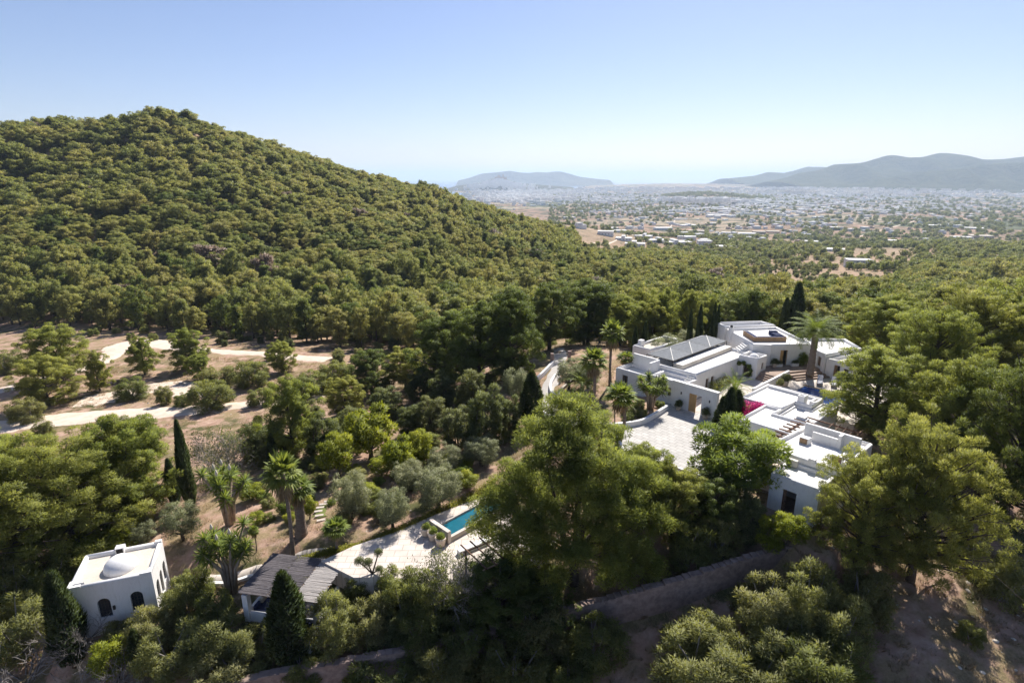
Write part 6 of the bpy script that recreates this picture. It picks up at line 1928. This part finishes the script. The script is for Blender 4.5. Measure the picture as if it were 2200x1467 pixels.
NEAR = [
 (1340, 516, 34, 3.4, 'low white villa between the hill foot and the near villa', 'house_white', (-3, 2)),
 (1410, 520, 38, 3.4, 'white villa just left of the long forest-edge villa', 'house_white', (1, 5)),
 (1330, 500, 30, 5.6, 'white two-storey house second from the hill foot', 'house_white', None),
 (1700, 512, 34, 3.2, 'white house between the cypress row and the road', 'house_white', None),
 (1740, 522, 30, 3.2, 'low pale house below the road', 'house_white', None),
 (1925, 520, 34, 3.2, 'white house right of the road bend', 'house_white', None),
 (1842, 574, 48, 6.4, 'white two-storey house alone in the scrub right of centre', 'house_white', None),
 (1790, 540, 42, 3.0, 'long low house with pale roof terrace among the trees', 'house_white', None),
 (2118, 608, 62, 3.2, 'white house with chimney beyond the right hand pines', 'house_white', (2, 5)),
 (1301, 505, 34, 5.6, 'white house nearest the hill foot at the edge of the forest', 'house_white', None),
 (1364, 528, 42, 3.4, 'white villa at the near edge of the settlement', 'house_white', (-4, 2)),
 (1452, 524, 58, 3.4, 'long white villa beside the forest edge', 'house_white', (-6, -1)),
 (1382, 511, 36, 3.4, 'white villa with garden behind the near one', 'house_white', (0, 4)),
 (1424, 494, 36, 5.8, 'white two-storey villa in the middle of the settlement', 'house_white', None),
 (1312, 492, 30, 3.4, 'white villa behind the house at the hill foot', 'house_white', None),
 (1496, 500, 32, 5.0, 'tan house right of the two-storey villa', 'house_tan', None),
 (1478, 486, 34, 3.4, 'white villa behind the tan house', 'house_white', (-3, 3)),
 (1540, 465, 40, 6.0, 'large white block on the far side of the settlement', 'house_white', None),
 (1223, 470, 24, 5.6, 'white house peeping over the pines of the hill foot', 'house_white', None),
 (1605, 506, 36, 5.0, 'white house with tan wing at right of the settlement', 'house_white', None),
 (1630, 502, 26, 5.0, 'tan wing house right of the settlement', 'house_tan', None),
 (1660, 500, 26, 3.4, 'reddish low house by the cypress row', 'house_tan', None),
 (1795, 494, 26, 7.0, 'white three-storey house near the road', 'house_white', None),
 (1560, 534, 40, 3.2, 'low white house by the dark hedge', 'house_white', None),
 (2065, 512, 36, 3.4, 'white house left of the big tan building', 'house_white', None),
 (2105, 512, 40, 6.0, 'big tan building near the right edge', 'house_tan', None),
 (2000, 486, 34, 3.2, 'long white house on the plain to the right', 'house_white', None),
 (2090, 492, 36, 3.2, 'long white house above the big tan building', 'house_white', None),
 (1075, 480, 20, 4.0, 'tan house half hidden in the pines of the hill foot', 'house_tan', None),
 (785, 362, 26, 3.2, 'pale house among the trees on the hill shoulder', 'house_white', None),
]
for (px, py, wp, h, lab, mt, upf) in NEAR:
    g = ground_at(px, py)
    zc = g[1] * CT - (g[2] - CAM_Z) * ST
    w = wp * zc / F_PX
    villa_small('house', w, w * .62, h, lab, g, math.atan2(-g[0], g[1]) * .4 + rnd.uniform(-.35, .35), mt, upf, 'houses of the valley', max(2, int(w / 4)))
# more houses of the settlement and the plain, too small to show their parts
VAR = []
for i in range(6):
    w, d, h = [(10, 8, 3.2), (13, 8, 5.6), (9, 7, 5.4), (16, 10, 5.6), (19, 11, 6.5), (12, 9, 3.4)][i]
    mb_ = MB().box(-w / 2, w / 2, -d / 2, d / 2, -4, h)
    if i in (1, 3, 5): mb_.box(-w / 2 + 1, w * .1, -d / 2 + 1, d / 2 - 1, h, h + 2.8)
    VAR.append(mb_.mesh('far_house', M['house_white'] if i != 5 else M['house_tan']))
tr_ = np.random.default_rng(55)
def spots(n, cx, cy, sx, sy):
    return np.stack([tr_.normal(cx, sx, n), tr_.normal(cy, sy, n)], 1)
HS = np.concatenate([spots(30, 1440, 505, 90, 10), spots(16, 1930, 505, 110, 10), spots(34, 1440, 496, 90, 9), spots(30, 1600, 470, 110, 8), spots(26, 1500, 455, 90, 4), spots(24, 1250, 450, 70, 6), spots(30, 1760, 485, 90, 12), spots(24, 1360, 468, 60, 6), spots(30, 1990, 470, 120, 12), spots(30, 1650, 500, 60, 10), spots(48, 1330, 458, 40, 3)])
cnt = 0
for (px, py) in HS:
    if py < 436 or px > 2240 or (px < 1240 and py > 455): continue
    if any(abs(px - q[0]) < 22 and abs(py - q[1]) < 8 for q in NEAR): continue
    g = ground_at(px, py)
    if g[1] < 420: continue
    if cnt >= 276: break
    o = link('house', VAR[int(tr_.integers(0, 6))])
    o.location = g; o.rotation_euler = (0, 0, tr_.uniform(-.6, .6) + (1.57 if tr_.random() < .3 else 0))
    where = 'plain towards the castle hill' if px < 1330 else 'plain behind the near villas' if px < 1480 else 'plain below the dark wooded rise' if px < 1640 else 'plain before the mountains' if px < 1850 else 'plain at the right edge'
    prop(o, ('pale hazy house on the ' if g[1] > 1400 else 'small house among trees on the ') + where, 'house', 'houses of the plain')
    cnt += 1
# the distant town: far too many buildings to count
TV = []; TF = []
def far_box(x, y, z, w, d, h, a):
    ca, sa = math.cos(a), math.sin(a); n = len(TV)
    for (sx, sy, zz) in ((-1, -1, -8), (1, -1, -8), (1, 1, -8), (-1, 1, -8), (-1, -1, h), (1, -1, h), (1, 1, h), (-1, 1, h)):
        TV.append((x + (sx * w / 2) * ca - (sy * d / 2) * sa, y + (sx * w / 2) * sa + (sy * d / 2) * ca, z + zz))
    for f in ((4, 5, 6, 7), (0, 1, 5, 4), (1, 2, 6, 5), (2, 3, 7, 6), (3, 0, 4, 7)): TF.append([i + n for i in f])
clusters = [(1500, 1130, 412, 60, 8, 10, 24), (700, 1090, 425, 50, 5, 8, 20), (900, 1260, 425, 110, 8, 6, 16), (600, 1420, 420, 120, 8, 5, 12), (800, 1620, 425, 120, 9, 5, 12), (900, 1800, 418, 120, 10, 4, 10), (500, 2050, 425, 120, 12, 4, 8), (350, 1300, 405, 150, 4, 6, 14), (350, 1500, 398, 120, 5, 5, 10), (300, 1750, 402, 120, 6, 4, 9), (500, 1600, 445, 140, 10, 4, 8), (300, 1950, 445, 120, 8, 4, 7)]
for (n_, cx_, cy_, sx_, sy_, h0, h1) in clusters:
    for _ in range(n_):
        px, py = tr_.normal(cx_, sx_), tr_.normal(cy_, sy_)
        if py < 391 or px < 995 + max(0, (420 - py)) * .6 or px > 2300: continue
        g = at_z(px, py, -106)
        z = tz(g[0], g[1])
        if z < SEA_Z or g[1] > 9000 or g[1] < 1500: continue
        g = at_z(px, py, z)
        k = 1 + g[1] / 4000
        far_box(g[0], g[1], z, tr_.uniform(9, 26) * k * .8, tr_.uniform(9, 18), tr_.uniform(h0 * .4, h1) if tr_.random() < .7 else h0 * .6, tr_.uniform(-.5, .5))
for _ in range(420):                                     # houses climbing the castle hill
    px = tr_.normal(1078, 34); top = np.interp(px, [960, 1010, 1050, 1075, 1105, 1180], [405, 394, 385, 381, 390, 397])
    py = top + 3 + abs(tr_.normal(0, 6))
    if py > 405: continue
    p = at_y(px, py, 6460 + (404 - py) * 12)
    far_box(p[0], p[1], p[2] - 14, tr_.uniform(12, 34), 14, tr_.uniform(16, 30), 0)
o = link('far_town', np_mesh('far_town', np.array(TV), np.array(TF), M['house_white'], False))
prop(o, 'hazy white town spread over the plain to the coast', 'town', None, 'stuff')
kp = thing('castle', 'pale fortress on top of the distant town hill', 'castle', at_y(1076, 383, 6800))
MB().box(-70, 70, -15, 15, -20, 14).build('rampart', M['house_tan'], kp)
MB().box(-40, -5, -12, 12, 14, 30).build('keep', M['house_tan'], kp)
MB().box(20, 34, -8, 8, 14, 44).build('tower', M['house_tan'], kp)
# roads of the plain
def far_road(pts_, w, name='road'):
    c = [at_z(*p, -100)[:2] if p[1] < 470 else ground_at(*p)[:2] for p in pts_]
    drape(name, c, [w] * len(c), 'dirt', .9, 6, 0, 3, cross=3)
far_road([(1828, 512), (1880, 498), (1955, 478), (1985, 470), (2080, 470), (2190, 474)], 14)
far_road([(1270, 522), (1330, 513), (1420, 503)], 7)
far_road([(1460, 462), (1445, 480), (1440, 492)], 9)
# trees of the plain
n_ = 12000
rr_ = np.exp(tr_.uniform(math.log(520), math.log(5200), n_)); aa_ = tr_.uniform(-.12, .80, n_)
xx, yy = rr_ * np.sin(aa_), rr_ * np.cos(aa_)
xx = np.concatenate([xx, tr_.normal(1230, 240, 700)]); yy = np.concatenate([yy, tr_.normal(3700, 260, 700)]); n_ = len(xx); rr_ = np.hypot(xx, yy)
cl_ = np.sin(xx * .011 + 2 * np.sin(yy * .006)) * np.sin(yy * .009 + 2 * np.sin(xx * .007)) + tr_.normal(size=n_) * .35
z_ = terrain(xx, yy); tpx, tpy = to_px(xx, yy, z_)
wd_ = np.exp(-(((xx - 1230) / 300) ** 2 + ((yy - 3750) / 380) ** 2)) > .45
k = ((cl_ > np.where(rr_ < 900, .35, -.05)) | wd_) & (z_ > SEA_Z) & (tpx > 1180)
k &= visible(xx, yy, z_ + 6, 1.0, 24)
xx, yy, z_, rr_ = xx[k], yy[k], z_[k], rr_[k]
n_ = len(xx); s_ = tr_.uniform(.6, 1.35, n_) * (1 + rr_ / 2500)
instancer('plain_trees', np.stack([xx, yy, z_ - .3], 1), np.stack([0 * xx, 0 * xx, tr_.uniform(0, 6.28, n_)], 1), np.stack([s_, s_, s_ * tr_.uniform(.6, 1.1, n_)], 1), tr_.integers(0, 3, n_), [tree_mesh(p, 'plain_tree') for p in FX], 'scattered dark trees and hedgerows over the hazy plain', 'trees')

# ------------------------------------------------------------------ air
m = bpy.data.materials.new('haze_air'); m.use_nodes = True
nt = m.node_tree
for nd in list(nt.nodes):
    if nd.type != 'OUTPUT_MATERIAL': nt.nodes.remove(nd)
pv = nt.nodes.new('ShaderNodeVolumePrincipled')
pv.inputs['Color'].default_value = (.66, .81, 1.0, 1)
pv.inputs['Density'].default_value = 0.8e-4
pv.inputs['Anisotropy'].default_value = 0.15
nt.links.new(pv.outputs['Volume'], nt.nodes['Material Output'].inputs['Volume'])
o = MB().box(-45000, 45000, -300, 46000, SEA_Z - 75, 420).build('haze', m)
prop(o, 'thin bluish air over the whole landscape', 'haze', None, 'stuff')
